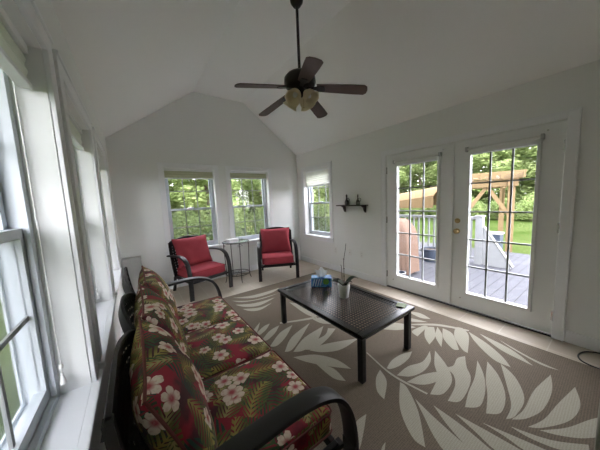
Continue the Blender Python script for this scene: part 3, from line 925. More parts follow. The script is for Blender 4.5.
        me = cushion_mesh('back_cushion', sx, sy, sz, Tm, 'pillow', (k*2.11+7.3, k*1.29+4.4), seed=k*5.7+1)
        c = smooth_obj(me, 'back_cushion', fabric, root)
        MB().tube(seam_loop(sx, sy, 0.0, Tm, 'pillow'), 0.006, 6, True).build('piping', pipe_mat, c, True)
    return root
sofa = seat_unit('sofa', 3, 0.615, 1.0, M['floral'], M['pipe'], 0.5)
sofa.location = (0.0, 1.69, 0.0)
tag(sofa, 'dark metal three-seat sofa with tropical floral cushions under the left windows', 'sofa')
chair = seat_unit('armchair', 1, 0.585, 0.88, M['red'], M['redpipe'], 0.5)
tag(chair, 'dark metal armchair with red cushions standing left of the small wire table', 'armchair', 'red cushioned armchairs')
def place_chair(o, fx, fy, ang):
    """front-leg midpoint at fx, fy; facing -y turned by ang"""
    a = R(-90+ang)
    o.rotation_euler = (0, 0, a)
    d = 0.735*0.88
    o.location = (fx-math.cos(a)*d, fy-math.sin(a)*d, 0)
place_chair(chair, 0.925, 3.80, 16)
chair_b = copy_tree(chair)
chair_b['label'] = 'dark metal armchair with red cushions in the back right corner'
place_chair(chair_b, 2.07, 3.63, -26)

# ------------------------------------------------------------------ coffee table
tbl = empty('coffee_table', (1.65, 1.69, 0))
tag(tbl, 'low rectangular dark metal coffee table with woven top on the rug', 'coffee table')
hx, hy, zt = 0.37, 0.62, 0.42
mb = MB(); fwid = 0.055
for a, b in (((-hx, -hy), (hx, -hy+fwid)), ((-hx, hy-fwid), (hx, hy)), ((-hx, -hy+fwid), (-hx+fwid, hy-fwid)), ((hx-fwid, -hy+fwid), (hx, hy-fwid))):
    mb.box((a[0], a[1], zt-0.028), (b[0], b[1], zt), 0.004)
mb.build('top_frame', M['ironshine'], tbl)
mb = MB(); pit_ = 0.0300
n1 = round((2*hx-2*fwid)/pit_); n2 = round((2*hy-2*fwid)/pit_)
for i in range(n1):
    x = -hx+fwid+(i+0.5)*(2*hx-2*fwid)/n1
    mb.box((x-0.0075, -hy+fwid-0.004, zt-0.008), (x+0.0075, hy-fwid+0.004, zt-0.0065))
for j in range(n2):
    y = -hy+fwid+(j+0.5)*(2*hy-2*fwid)/n2
    mb.box((-hx+fwid-0.004, y-0.0075, zt-0.0068), (hx-fwid+0.004, y+0.0075, zt-0.0052))
mb.build('woven_top', M['ironshine'], tbl)
for sx in (-1, 1):
    for sy in (-1, 1):
        cx, cy = sx*(hx-0.045), sy*(hy-0.045)
        l = MB().box((cx-0.024, cy-0.024, 0.012), (cx+0.024, cy+0.024, zt-0.028), 0.004).build('leg', M['iron'], tbl)
        MB().box((cx-0.02, cy-0.02, 0.0105), (cx+0.02, cy+0.02, 0.016)).build('foot_glide', M['cable'], l)
mb = MB()
for s in (-1, 1):
    mb.box((-hx+0.07, s*(hy-0.03)-0.006, zt-0.06), (hx-0.07, s*(hy-0.03)+0.006, zt-0.028))
    mb.box((s*(hx-0.03)-0.006, -hy+0.07, zt-0.06), (s*(hx-0.03)+0.006, hy-0.07, zt-0.028))
mb.build('skirt_rail', M['iron'], tbl)

# tissue box
tb = empty('tissue_box', (1.742, 2.055, 0.42), R(-42)); tag(tb, 'blue printed tissue box with a white tissue pulled up on the coffee table', 'tissue box')
MB().box((-0.118, -0.06, 0.0), (0.118, 0.06, 0.108), 0.002).build('carton', M['carton'], tb)
MB().lathe([(0.0, 0), (0.036, 0), (0.036, 0.0012), (0, 0.0012)], (0.055, -0.0602, 0.066), 24, Matrix.Rotation(R(90), 4, 'X')).build('green_label', M['cartongreen'], tb)
mb = MB()
for i in range(4): mb.prism([(-0.105+i*0.028, 0.012), (-0.095+i*0.028, 0.012), (-0.070+i*0.028, 0.096), (-0.084+i*0.028, 0.096)], 1, -0.0612, -0.0602)
mb.build('printed_streaks', M['cartonwhite'], tb)
bm = bmesh.new(); G = []
for i in range(13):
    row = []
    for j in range(11):
        u, v = i/12*2-1, j/10
        x = u*0.078*(0.5+0.7*v*(1-0.4*v)); z = 0.108+v*(0.105-0.030*abs(u))+0.012*math.sin(u*6+1)*v
        y = 0.012*math.sin(u*7+v*3)*(1-v*0.3)+0.028*v*math.cos(u*2)-0.01
        row.append(bm.verts.new((x, y, z)))
    G.append(row)
for i in range(12):
    for j in range(10): bm.faces.new([G[i][j], G[i+1][j], G[i+1][j+1], G[i][j+1]])
me = bpy.data.meshes.new('tissue'); bm.to_mesh(me); bm.free()
ts = smooth_obj(me, 'tissue', M['paper'], tb, 'white tissue')
sm = ts.modifiers.new('thick', 'SOLIDIFY'); sm.thickness = 0.0015

# orchid
oc = empty('potted_orchid', (1.70, 1.65, 0.42)); tag(oc, 'bare-stemmed orchid in a white pot on the coffee table', 'potted plant')
MB().lathe([(0, 0), (0.044, 0), (0.047, 0.004), (0.060, 0.10), (0.064, 0.135), (0.064, 0.142), (0.058, 0.142), (0.056, 0.12), (0.0, 0.115)], (0, 0, 0), 32).build('pot', M['ceramic'], oc, True)
MB().lathe([(0, 0.128), (0.03, 0.126), (0.055, 0.118), (0.055, 0.11), (0, 0.11)], (0, 0, 0), 20).build('potting_bark', M['soil'], oc, True)
MB().tube(spline([(0.005, 0.0, 0.12), (0.012, 0.005, 0.25), (0.006, 0.0, 0.38), (0.03, -0.004, 0.50), (0.037, -0.006, 0.56)], 6), 0.0038, 8, False, [1-0.4*k/24 for k in range(25)]).build('flower_stem', M['stemgreen'], oc, True)
for z in (0.22, 0.30, 0.40): MB().lathe([(0, -0.008), (0.0075, -0.003), (0.0075, 0.004), (0, 0.008)], (0.010, 0.003, z), 10).build('stem_clip', M['ornament'], oc, True)
MB().tube(spline([(-0.012, 0.01, 0.12), (-0.014, 0.012, 0.30), (-0.022, 0.014, 0.345)], 5), 0.003, 6).build('support_stake', M['stemgreen'], oc, True)
def strap_leaf(ang, ln, w, rise, name='leaf'):
    bm = bmesh.new(); rows = []
    for i in range(13):
        t = i/12; r = 0.01+ln*t; z = 0.122+rise*math.sin(t*2.2)
        ww = w*math.sin(PI*min(1, 0.14+0.86*t)**0.9)**0.7 if t < 1 else 0.004
        row = []
        for j in range(5):
            s = (j-2)/2
            p = Vector((r, s*ww, z+abs(s)*ww*0.35)); p.rotate(Matrix.Rotation(ang, 3, 'Z')); row.append(bm.verts.new(p))
        rows.append(row)
    for i in range(12):
        for j in range(4): bm.faces.new([rows[i][j], rows[i+1][j], rows[i+1][j+1], rows[i][j+1]])
    me = bpy.data.meshes.new(name); bm.to_mesh(me); bm.free()
    o = smooth_obj(me, name, M['orchid'], oc); m = o.modifiers.new('thick', 'SOLIDIFY'); m.thickness = 0.003
strap_leaf(R(-25), 0.15, 0.034, 0.075)
strap_leaf(R(-60), 0.08, 0.024, 0.05)
strap_leaf(R(150), 0.13, 0.032, 0.06)
strap_leaf(R(115), 0.09, 0.022, 0.06)
MB(Matrix.Translation((-0.035, 0.010, 0.09)) @ Matrix.Rotation(R(-35), 4, 'Z') @ Matrix.Rotation(R(-8), 4, 'X')).box((-0.022, -0.0008, 0), (0.022, 0.0008, 0.095)).build('plant_tag', M['ceramic'], oc, False, 'white plant tag')

ct_ = MB(Matrix.Translation((1.955, 1.165, 0.42)) @ Matrix.Rotation(R(20), 4, 'Z')).box((-0.042, -0.042, 0), (0.042, 0.042, 0.005), 0.002).build('green_square', M['green_square'])  # thin green square standing for a green patch on the tabletop
tag(ct_, 'small flat green square at the coffee table corner', 'green_square')

# ------------------------------------------------------------------ wire side table and magazine
st = empty('side_table', (1.50, 4.19, 0)); tag(st, 'small round wrought iron side table between the red armchairs', 'side table')
rt_ = 0.24; zt2 = 0.735
circ = lambda r, z, n=32: [(r*math.cos(2*PI*k/n), r*math.sin(2*PI*k/n), z) for k in range(n)]
MB().tube(circ(rt_, zt2-0.008), 0.008, 8, True).build('top_ring', M['iron'], st, True)
MB().lathe([(0, -0.003), (rt_-0.004, -0.003), (rt_-0.004, 0.003), (0, 0.003)], (0, 0, zt2-0.003), 32).build('glass_top', glass_mat('table_glass', (0.8, 0.86, 0.84)), st)
MB().tube(circ(rt_*0.92, 0.13), 0.006, 8, True).build('lower_ring', M['iron'], st, True)
mb = MB()
for k in range(3): mb.tube([(-rt_*0.9*math.cos(k*PI/3), -rt_*0.9*math.sin(k*PI/3), 0.13), (rt_*0.9*math.cos(k*PI/3), rt_*0.9*math.sin(k*PI/3), 0.13)], 0.004, 6)
mb.build('lower_spokes', M['iron'], st, True)
for a in (185, 265, 355, 95):
    c, s = math.cos(R(a)), math.sin(R(a))
    MB().tube(spline([(rt_*c, rt_*s, zt2-0.012), (rt_*0.97*c, rt_*0.97*s, 0.5), (rt_*0.92*c, rt_*0.92*s, 0.13), (rt_*1.04*c, rt_*1.04*s, 0.0)], 6), 0.007, 8).build('leg', M['iron'], st, True)
    # scroll under the rim
    cur = [(rt_*0.97*c-0.05*s*(0.5-k/14)*2*0+(-s)*0.05*math.cos(k*0.5)*(1-k/16), rt_*0.97*s+c*0.05*math.cos(k*0.5)*(1-k/16), zt2-0.06+0.035*math.sin(k*0.5)*(1-k/16)) for k in range(14)]
    MB().tube(cur, 0.004, 6).build('scroll', M['iron'], st, True)
mg = empty('white_box', (1.415, 4.13, zt2), R(14)); tag(mg, 'low white box lying on the glass top of the wire table', 'box')
MB().box((-0.095, -0.06, 0.0005), (0.095, 0.06, 0.045), 0.003).build('body', M['magazine'], mg)
MB().box((-0.098, -0.063, 0.045), (0.098, 0.063, 0.060), 0.003).build('lid', M['magazine'], mg)
dc = empty('wire_ornament', (1.585, 4.16, zt2)); tag(dc, 'small dark wire ornament on the right side of the wire table', 'ornament')
MB().lathe([(0, 0), (0.045, 0), (0.045, 0.006), (0.01, 0.012), (0, 0.012)], (0, 0, 0.0005), 20).build('base', M['iron'], dc, True)
MB().tube([(0.045*math.cos(k*0.45)*(0.3+k/30), 0.02*math.sin(k*0.45), 0.012+k*0.002) for k in range(24)], 0.003, 6).build('coil', M['iron'], dc, True)

# grey box in the back corner
hb = empty('storage_box', (XL+0.14, YB-0.115, 0)); tag(hb, 'plain grey storage box standing in the back left corner', 'box')
MB().box((-0.118, -0.085, 0.0), (0.118, 0.085, 0.645), 0.004).build('body', M['heater'], hb)
MB().box((-0.122, -0.09, 0.645), (0.122, 0.088, 0.665), 0.004).build('lid', M['heater'], hb)

# ------------------------------------------------------------------ wall shelf with two ornaments
sh = empty('wall_shelf', (XR, 2.825, 1.31)); tag(sh, 'small dark wooden shelf on two scroll brackets on the right wall', 'shelf')
MB().box((-0.125, -0.32, -0.009), (-0.001, 0.32, 0.009), 0.003).build('board', M['shelfwood'], sh)
brk = [(0.0, -0.009), (-0.095, -0.009), (-0.095, -0.022), (-0.075, -0.030), (-0.055, -0.045), (-0.050, -0.065), (-0.040, -0.085), (-0.032, -0.10), (-0.018, -0.118), (-0.001, -0.125)]
for y in (-0.26, 0.20):
    MB().prism([(p[0]-0.001, p[1]) for p in brk], 1, y-0.012, y+0.012).build('bracket', M['shelfwood'], sh)
def ornament(y, s, label, light):
    o = empty('shelf_ornament', (XR-0.062, y, 1.3195)); tag(o, label, 'ornament')
    MB().lathe([(0, 0), (0.030*s, 0), (0.033*s, 0.01), (0.034*s, 0.045*s), (0.026*s, 0.075*s), (0.012*s, 0.095*s), (0.010*s, 0.135*s), (0.015*s, 0.15*s), (0.013*s, 0.16*s), (0, 0.16*s)], (0, 0, 0), 20).build('bottle_body', M['ornament'], o, True)
    MB().lathe([(0.0345*s, 0.018*s), (0.0352*s, 0.02*s), (0.0352*s, 0.045*s), (0.0345*s, 0.047*s)], (0, 0, 0), 20).build('band', M['ornamentlight'], o, True)
    MB().tube(spline([(0.0, -0.030*s, 0.055*s), (0, -0.058*s, 0.07*s), (0, -0.060*s, 0.10*s), (0, -0.03*s, 0.115*s), (0, -0.010*s, 0.105*s)], 5), 0.005*s, 8).build('handle', M['ornament'], o, True)
    MB().lathe([(0, 0), (0.012, 0), (0.013, 0.01), (0, 0.022)], (0, 0, 0.16*s), 12).build('stopper', M['ornamentlight'] if light else M['ornament'], o, True)
ornament(2.935, 1.05, 'dark stoppered jug at the end of the shelf nearer the window', False)
ornament(2.675, 1.0, 'dark stoppered jug at the end of the shelf nearer the doors', True)

# ------------------------------------------------------------------ ceiling fan
FX, FY, FZ = 1.475, 1.965, 2.46
fan = empty('ceiling_fan', (FX, FY, ZT)); tag(fan, 'bronze five-blade ceiling fan with four cream glass lamp shades', 'ceiling fan')
Z = lambda z: z-ZT
MB().lathe([(0, 0), (0.068, 0), (0.070, -0.015), (0.060, -0.07), (0.035, -0.105), (0.018, -0.11), (0, -0.11)], (0, 0, -0.001), 28).build('canopy', M['fanmetal'], fan, True)
MB().lathe([(0, Z(2.70)), (0.014, Z(2.70)), (0.014, -0.10), (0, -0.10)], (0, 0, 0), 16).build('downrod', M['fanmetal'], fan, True)
MB().lathe([(0, Z(2.735)), (0.022, Z(2.735)), (0.030, Z(2.70)), (0.07, Z(2.69)), (0.130, Z(2.675)), (0.155, Z(2.645)), (0.158, Z(2.60)), (0.145, Z(2.57)), (0.11, Z(2.555)), (0.06, Z(2.545)), (0, Z(2.545))], (0, 0, 0), 36).build('motor_housing', M['fanmetal'], fan, True)
def blade(ang):
    Tm = Matrix.Rotation(R(ang), 4, 'Z') @ Matrix.Translation((0, 0, Z(2.563))) @ Matrix.Rotation(R(8.5), 4, 'Y') @ Matrix.Rotation(R(-11), 4, 'X')
    mb = MB(Tm); out = [(0.17, -0.052), (0.30, -0.060), (0.52, -0.068), (0.625, -0.068), (0.65, -0.045), (0.658, 0.0), (0.65, 0.045), (0.625, 0.068), (0.52, 0.068), (0.30, 0.060), (0.17, 0.052)]
    mb.prism(out, 2, -0.004, 0.004)
    b = mb.build('blade', M['fanblade'], fan)
    mb = MB(Tm)
    mb.prism([(0.07, -0.016), (0.15, -0.022), (0.20, -0.042), (0.245, -0.03), (0.255, 0.0), (0.245, 0.03), (0.20, 0.042), (0.15, 0.022), (0.07, 0.016)], 2, -0.011, -0.004)
    mb.build('blade_iron', M['fanmetal'], b)
for k in range(5): blade(100+72*k)
lk = MB().lathe([(0, Z(2.545)), (0.05, Z(2.545)), (0.062, Z(2.52)), (0.055, Z(2.49)), (0.03, Z(2.475)), (0, Z(2.47))], (0, 0, 0), 24).build('light_kit', M['fanmetal'], fan, True)
for k in range(4):
    a = R(20+90*k)
    Tm = Matrix.Rotation(a, 4, 'Z') @ Matrix.Translation((0.045, 0, Z(2.515))) @ Matrix.Rotation(R(138), 4, 'Y')
    MB(Tm).lathe([(0.0, 0.0), (0.020, 0.0), (0.022, 0.03), (0.0, 0.03)], (0, 0, 0), 16).build('lamp_holder', M['fanmetal'], lk, True)
    mb = MB(Tm); n = 24
    prof = [(0.024, 0.022), (0.034, 0.035), (0.055, 0.060), (0.064, 0.090), (0.061, 0.112), (0.068, 0.130), (0.078, 0.142)]
    rings = []
    for q, (r, z) in enumerate(prof):
        rings.append([mb.v((r*(1+(0.05*math.cos(6*2*PI*j/n) if q > 4 else 0))*math.cos(2*PI*j/n), r*(1+(0.05*math.cos(6*2*PI*j/n) if q > 4 else 0))*math.sin(2*PI*j/n), z)) for j in range(n)])
    for r0, r1 in zip(rings[:-1], rings[1:]):
        for j in range(n): mb._f([r0[j], r0[(j+1) % n], r1[(j+1) % n], r1[j]])
    s_ = mb.build('lamp_shade', M['cream'], fan, True)
    md = s_.modifiers.new('thick', 'SOLIDIFY'); md.thickness = 0.003
    MB(Tm).lathe([(0, 0.03), (0.012, 0.03), (0.022, 0.06), (0.024, 0.08), (0.015, 0.10), (0, 0.106)], (0, 0, 0), 16).build('bulb', M['ceramic'], s_, True)
mb = MB().tube([(0.02, -0.02, Z(2.475)), (0.021, -0.021, Z(2.37))], 0.0018, 6)
mb.lathe([(0, -0.008), (0.007, 0), (0, 0.012)], (0.021, -0.021, Z(2.365)), 10).build('pull_chain', M['brass'], fan, True)

# ------------------------------------------------------------------ cable and ottoman
cb = MB().tube(spline([(3.19, -0.35, 0.02), (3.19, -0.1, 0.02), (3.165, 0.06, 0.007), (3.10, 0.13, 0.006), (3.0, 0.155, 0.006), (2.92, 0.13, 0.006), (2.885, 0.05, 0.007), (2.88, -0.1, 0.018), (2.90, -0.3, 0.018)], 8), 0.0055, 8).build('power_cable', M['cable'], None, True)
tag(cb, 'black cable looped on the tiles beside the doors', 'cable')

ot = empty('ottoman', (2.11, -0.255, 0.012), 0.0); tag(ot, 'beige upholstered ottoman at the near corner of the rug', 'ottoman')
MB().box((-0.27, -0.27, 0.04), (0.27, 0.27, 0.25), 0.012).build('body', M['beige'], ot, True)
MB().box((-0.268, -0.268, 0.25), (0.268, 0.268, 0.325), 0.022).build('seat_cushion', M['beige'], ot, True)
for sx in (-1, 1):
    for sy in (-1, 1): MB().box((sx*0.22-0.02, sy*0.22-0.02, 0), (sx*0.22+0.02, sy*0.22+0.02, 0.042)).build('leg', M['shelfwood'], ot)

# ------------------------------------------------------------------ outdoors
GZ = -0.55
o = MB().box((-60, -60, GZ-0.2), (90, 90, GZ)).build('lawn', M['lawn']); tag(o, 'green mown lawn around the house', 'lawn', None, 'structure')
o = MB().box((XR+T+0.01, -3.0, -0.20), (7.9, 5.2, -0.15)).build('deck_floor', M['deck']); tag(o, 'pale grey deck boards outside the double doors', 'deck', None, 'structure')
o = MB().box((XR+T+0.01, -2.95, GZ), (7.85, 5.15, -0.20)).build('deck_skirt', M['railwhite']); tag(o, 'white skirt under the deck', 'deck skirt', None, 'structure')

dr = empty('deck_railing', (6.15, 1.83, -0.15)); tag(dr, 'white baluster railing along the far side of the deck', 'railing')
MB().box((-0.065, -0.065, 0), (0.065, 0.065, 1.06), 0.006).build('newel_post', M['railwhite'], dr)
MB().box((-0.08, -0.08, 1.06), (0.08, 0.08, 1.09), 0.008).build('post_cap', M['railwhite'], dr)
MB().box((-0.03, 0.065, 1.0), (0.03, 3.2, 1.06), 0.006).build('top_rail', M['railwhite'], dr)
MB().box((-0.025, 0.065, 0.10), (0.025, 3.2, 0.15), 0.004).build('bottom_rail', M['railwhite'], dr)
for k in range(23):
    y = 0.16+k*0.132
    MB().box((-0.018, y-0.018, 0.15), (0.018, y+0.018, 1.0)).build('baluster', M['railwhite'], dr)
sg = empty('stair_guard', (6.15, 1.75, -0.15)); tag(sg, 'sloping white stair guard with grey cap beside the deck railing', 'stair guard')
MB().prism([(0.0, 0.0), (-0.46, 0.0), (-0.46, 0.08), (-0.02, 0.80), (0.0, 0.80)], 0, -0.02, 0.02).build('side_panel', M['railwhite'], sg)
MB().bar([(0, 0.0, 0.85), (0, -0.50, 0.05)], 0.07, 0.035, ups=(0.3, 0, 1)).build('sloping_cap', M['greyrail'], sg)

# pergola
pg = empty('pergola', (8.1, 1.755, GZ)); pg.rotation_euler = (0, 0, R(0)); tag(pg, 'yellow pine pergola with knee braces standing beyond the deck', 'pergola')
pu = Vector((-0.30, 0.954, 0)); pv = Vector((0.954, 0.30, 0)); PW, PD, PH = 1.02, 2.6, 2.30
def PP(a, b, z): return pu*a + pv*b + Vector((0, 0, z))
for a in (0, PW):
    for b in (0, PD):
        MB().bar([PP(a, b, 0.0), PP(a, b, PH)], 0.14, 0.14, ups=tuple(pv)).build('post', M['pine'], pg)
for b in (-0.09, PD+0.09): MB().bar([PP(-0.12, b, PH-0.08), PP(PW+0.35, b, PH-0.08)], 0.04, 0.20).build('beam', M['pine'], pg)
for a in (0.075, PW-0.075):
    MB().bar([PP(a, -0.2, PH-0.08), PP(a, PD+0.2, PH-0.08)], 0.04, 0.18).build('side_beam', M['pine'], pg)
for k in range(8):
    a = -0.20+k*0.21
    MB().bar([PP(a, -0.30, PH+0.09), PP(a, PD+0.3, PH+0.09)], 0.04, 0.14).build('rafter', M['pine'], pg)
for k in range(5):
    b = -0.2+k*0.72; MB().bar([PP(-0.25, b, PH+0.18), PP(PW+0.30, b, PH+0.18)], 0.04, 0.05).build('purlin', M['pine'], pg)
for a0, a1 in ((0.05, 0.50), (PW-0.05, PW-0.50)):
    MB().bar([PP(a0, -0.02, PH-0.90), PP(a1, -0.02, PH-0.18)], 0.05, 0.09).build('knee_brace', M['pine'], pg)
for b0, b1 in ((0.05, 0.6), (PD-0.05, PD-0.6)):
    MB().bar([PP(0, b0, PH-0.90), PP(0, b1, PH-0.18)], 0.05, 0.09).build('knee_brace', M['pine'], pg)

# tan sun canopy on the deck
sw_ = empty('sun_canopy', (5.4, 3.12, -0.15)); tag(sw_, 'curved tan sun canopy on four posts on the deck behind the grill', 'canopy')
cv = [(-0.62+1.24*k/14) for k in range(15)]
prof = [(x, 1.78-0.22*(x/0.62)**2) for x in cv]
mb = MB().prism(prof + [(x, z-0.02) for x, z in reversed(prof)], 1, -0.92, 1.0)
mb.box((-0.63, -0.93, 1.33), (-0.615, 1.01, 1.57)).box((0.615, -0.93, 1.33), (0.63, 1.01, 1.57))
for v in mb.bm.verts:
    if v.co.z > 1.4: v.co.z -= 0.13*(v.co.y+0.92)
mb.build('canopy_roof', M['pinedark'], sw_)
for x, y in ((-0.5, -0.98), (0.5, -0.84), (-0.55, 0.95), (0.55, 0.95)):
    MB().tube([(x, y, 0.0), (x, y, 1.60-0.13*(y+0.92))], 0.02, 8).build('post', M['navy'], sw_, True)

# covered grill
gr = empty('covered_grill', (4.42, 2.86, -0.15)); tag(gr, 'grill under a tan weather cover just outside the left glazed door', 'grill')
bm = bmesh.new(); rings = []
for z, kx, ky in ((0.06, 1.0, 1.0), (0.3, 0.98, 0.98), (0.6, 0.96, 0.96), (0.84, 0.95, 0.93), (0.93, 0.90, 0.86), (1.06, 0.66, 0.70), (1.12, 0.45, 0.58)):
    ring = []
    for k in range(40):
        a = 2*PI*k/40; c, s = math.cos(a), math.sin(a)
        x = 0.28*kx*math.copysign(abs(c)**0.35, c); y = 0.50*ky*math.copysign(abs(s)**0.35, s)
        w = 1+0.03*math.sin(a*9+z*2)*(1.1-z)
        ring.append(bm.verts.new((x*w, y*w, z)))
    rings.append(ring)
for r0, r1 in zip(rings[:-1], rings[1:]):
    for k in range(40): bm.faces.new([r0[k], r0[(k+1) % 40], r1[(k+1) % 40], r1[k]])
bm.faces.new(rings[-1])
me = bpy.data.meshes.new('cover'); bm.to_mesh(me); bm.free(); smooth_obj(me, 'cover', M['cover'], gr)
for x in (-0.2, 0.2):
    for y in (-0.42, 0.42):
        MB().lathe([(0, -0.02), (0.06, -0.02), (0.07, 0), (0.06, 0.02), (0, 0.02)], (x, y, 0.07), 16, Matrix.Rotation(R(90), 4, 'X')).build('wheel', M['navy'], gr, True)
MB().box((-0.24, -0.46, 0.09), (0.24, 0.46, 0.14)).build('base_frame', M['navy'], gr)
bk = empty('storage_bin', (3.92, 2.37, -0.15)); tag(bk, 'small dark blue bin standing on the deck in front of the covered grill', 'bin')
MB().lathe([(0, 0), (0.085, 0), (0.10, 0.16), (0.104, 0.17), (0.104, 0.18), (0.09, 0.18), (0.085, 0.05), (0, 0.05)], (0, 0, 0), 24).build('tub', M['navy'], bk, True)
MB().lathe([(0.104, 0.17), (0.112, 0.172), (0.112, 0.184), (0.104, 0.186)], (0, 0, 0), 24).build('rim', M['greyrail'], bk, True)

pt = empty('planter', (5.72, 2.66, -0.15)); tag(pt, 'dark blue round planter on the deck beside the white railing', 'planter')
MB().lathe([(0, 0), (0.16, 0), (0.17, 0.02), (0.20, 0.27), (0.215, 0.28), (0.215, 0.31), (0.19, 0.31), (0.18, 0.26), (0, 0.26)], (0, 0, 0), 28).build('pot', M['navy'], pt, True)
MB().lathe([(0, 0.275), (0.10, 0.27), (0.183, 0.262), (0.18, 0.25), (0, 0.25)], (0, 0, 0), 20).build('soil', M['soil'], pt, True)
dp = empty('deck_box', (7.45, 1.92, -0.15)); tag(dp, 'small dark box at the outer edge of the deck behind the stair guard', 'box')
MB().box((-0.14, -0.17, 0.10), (0.14, 0.17, 0.52), 0.01).build('body', M['navy'], dp)
MB().box((-0.16, -0.19, 0.52), (0.16, 0.19, 0.56), 0.01).build('lid', M['greyrail'], dp)
for sx in (-1, 1):
    for sy in (-1, 1): MB().box((sx*0.11-0.02, sy*0.14-0.02, 0), (sx*0.11+0.02, sy*0.14+0.02, 0.10)).build('leg', M['navy'], dp)

# trees
def foliage_mesh(name, blobs, n, size, mat):
    bm = bmesh.new()
    tot = sum(b[3]*b[4] for b in blobs)
    for (bx, by, bz, rx, rz) in blobs:
        for _ in range(int(n*rx*rz/tot)):
            while True:
                p = Vector((random.uniform(-1, 1), random.uniform(-1, 1), random.uniform(-1, 1)))
                if 0.25 < p.length < 1: break
            c = Vector((bx+p.x*rx, by+p.y*rx, bz+p.z*rz))
            q = Matrix.Rotation(random.uniform(0, 2*PI), 3, 'Z') @ Matrix.Rotation(random.uniform(-1.1, 1.1), 3, 'X')
            s = size*random.uniform(0.6, 1.3)
            vs = [bm.verts.new(c + q @ Vector(v)*s) for v in ((-0.5, 0, 0), (0, -0.28, 0.04), (0.5, 0, -0.02), (0, 0.28, 0.04))]
            bm.faces.new(vs)
    me = bpy.data.meshes.new(name); bm.to_mesh(me); bm.free(); me.materials.append(mat)
    return me
def tree_proto(h, crown_r, mat, n, size, low, seed):
    random.seed(seed)
    root = empty('woodland_tree')
    pts = spline([(0, 0, -0.05), (0.05*crown_r, 0.03, h*0.35), (-0.04*crown_r, 0.05, h*0.7), (0, 0, h*0.93)], 5)
    m = len(pts)
    MB().tube(pts, 0.05+h*0.016, 8, False, [1-0.8*k/(m-1) for k in range(m)]).build('trunk', M['bark'], root, True)
    mb = MB(); blobs = []
    for k in range(11):
        a = k*2.4; t = low+(1-low)*(k+0.5)/11; z = h*t
        rr = crown_r*(1-0.55*abs(t-0.55))*random.uniform(0.45, 0.75)
        x, y = rr*math.cos(a), rr*math.sin(a)
        mb.tube(spline([(0, 0, max(0.1, z-0.25*h*0.4)), (x*0.5, y*0.5, z-0.05*h), (x, y, z)], 4), 0.012+h*0.004, 5, False, [1-0.1*q for q in range(9)])
        blobs.append((x, y, z, crown_r*random.uniform(0.40, 0.6), h*random.uniform(0.09, 0.15)))
    blobs.append((0, 0, h*0.9, crown_r*0.5, h*0.13))
    mb.build('branches', M['bark'], root)
    fo = bpy.data.objects.new('foliage', foliage_mesh('foliage', blobs, n, size, mat)); COL.objects.link(fo); fo.parent = root
    return root
def shrub_proto(r, h, mat, n, size, seed):
    random.seed(seed)
    root = empty('woodland_shrub')
    mb = MB(); blobs = []
    for k in range(7):
        a = k*2.4; x, y = r*0.55*math.cos(a), r*0.55*math.sin(a)
        mb.tube([(0.05*math.cos(a), 0.05*math.sin(a), -0.02), (x, y, h*0.6)], 0.018, 5)
        blobs.append((x, y, h*random.uniform(0.30, 0.7), r*0.55, h*0.32))
    blobs.append((0, 0, h*0.6, r*0.6, h*0.38))
    mb.build('stems', M['bark'], root)
    fo = bpy.data.objects.new('foliage', foliage_mesh('foliage', blobs, n, size, mat)); COL.objects.link(fo); fo.parent = root
    return root
tA = tree_proto(5.0, 1.7, M['leafA'], 9000, 0.24, 0.12, 3)
tB = tree_proto(5.4, 1.6, M['leafB'], 9000, 0.24, 0.14, 5)
sA = shrub_proto(1.5, 2.4, M['leafA'], 4200, 0.16, 8)
sB = shrub_proto(1.4, 2.0, M['leafB'], 3800, 0.15, 9)
used = set()
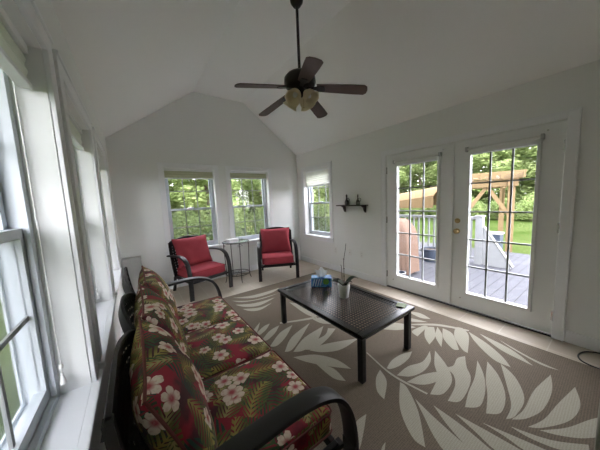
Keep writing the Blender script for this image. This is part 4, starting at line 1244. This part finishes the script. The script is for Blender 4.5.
def put(proto, x, y, rz, s, label, cat, group, sz=None):
    o = proto if proto.name not in used else copy_tree(proto)
    used.add(proto.name); used.add(o.name)
    o.location = (x, y, GZ); o.rotation_euler = (0, 0, rz); o.scale = (s, s, sz or s)
    tag(o, label, cat, group)
random.seed(21)
LB = ('leafy tree in the woods outside the back wall windows', 'tree', 'trees behind the house')
LR = ('leafy tree in the woods beyond the lawn and pergola', 'tree', 'trees beyond the lawn')
for k in range(14):
    x = -3.0+k*1.55; y = (12.6, 15.8)[k % 2]+random.uniform(-0.2, 0.2)
    put(tA if k % 3 else tB, x, y, random.uniform(0, 6), random.uniform(0.85, 1.0), *LB)
for k in range(8):
    put(tB if k % 2 else tA, -3.5+k*3.1, 19.5+(k % 2)*0.8, k*1.9, 1.25, *LB)
for k in range(9):
    x = -2.2+k*1.75+random.uniform(-0.1, 0.1); y = 9.4+random.uniform(-0.2, 0.2)
    put(sA if k % 2 else sB, x, y, random.uniform(0, 6), random.uniform(0.6, 0.72), 'green shrub at the edge of the woods outside the back windows', 'shrub', 'shrubs behind the house', 0.95)
for k in range(22):
    ang = R(-10+k*3.1); d = (26.5, 31.5)[k % 2]
    put(tB if k % 3 == 0 else tA, d*math.cos(ang), d*math.sin(ang), random.uniform(0, 6), random.uniform(1.15, 1.3), *LR)
for k in range(15):
    ang = R(-9+k*4.6); d = 21.5+random.uniform(-0.3, 0.3)
    put(sB if k % 2 else sA, d*math.cos(ang), d*math.sin(ang), random.uniform(0, 6), random.uniform(0.62, 0.74), 'green shrub at the far edge of the lawn', 'shrub', 'shrubs beyond the lawn', 0.8)
for k, (x, y) in enumerate(((-3.6, 0.2), (-3.7, 2.3), (-3.6, 4.4), (-3.8, 6.5), (-3.9, 8.7))):
    put(sB, x, y, k*1.7, 0.78, 'green shrub growing outside the left wall windows', 'shrub', 'shrubs left of the house', 1.15)
for k, (x, y) in enumerate(((-5.4, -1.6), (-5.6, 0.8), (-5.5, 3.2), (-5.7, 5.7), (-5.6, 8.2), (-6.0, 10.6))):  # tall trees added to cut sky light on the left windows
    put(tB, x, y, k*1.3, 1.05, 'leafy tree added against the sky outside the left wall windows', 'tree', 'trees left of the house', 1.5)
bpy.context.view_layer.update()
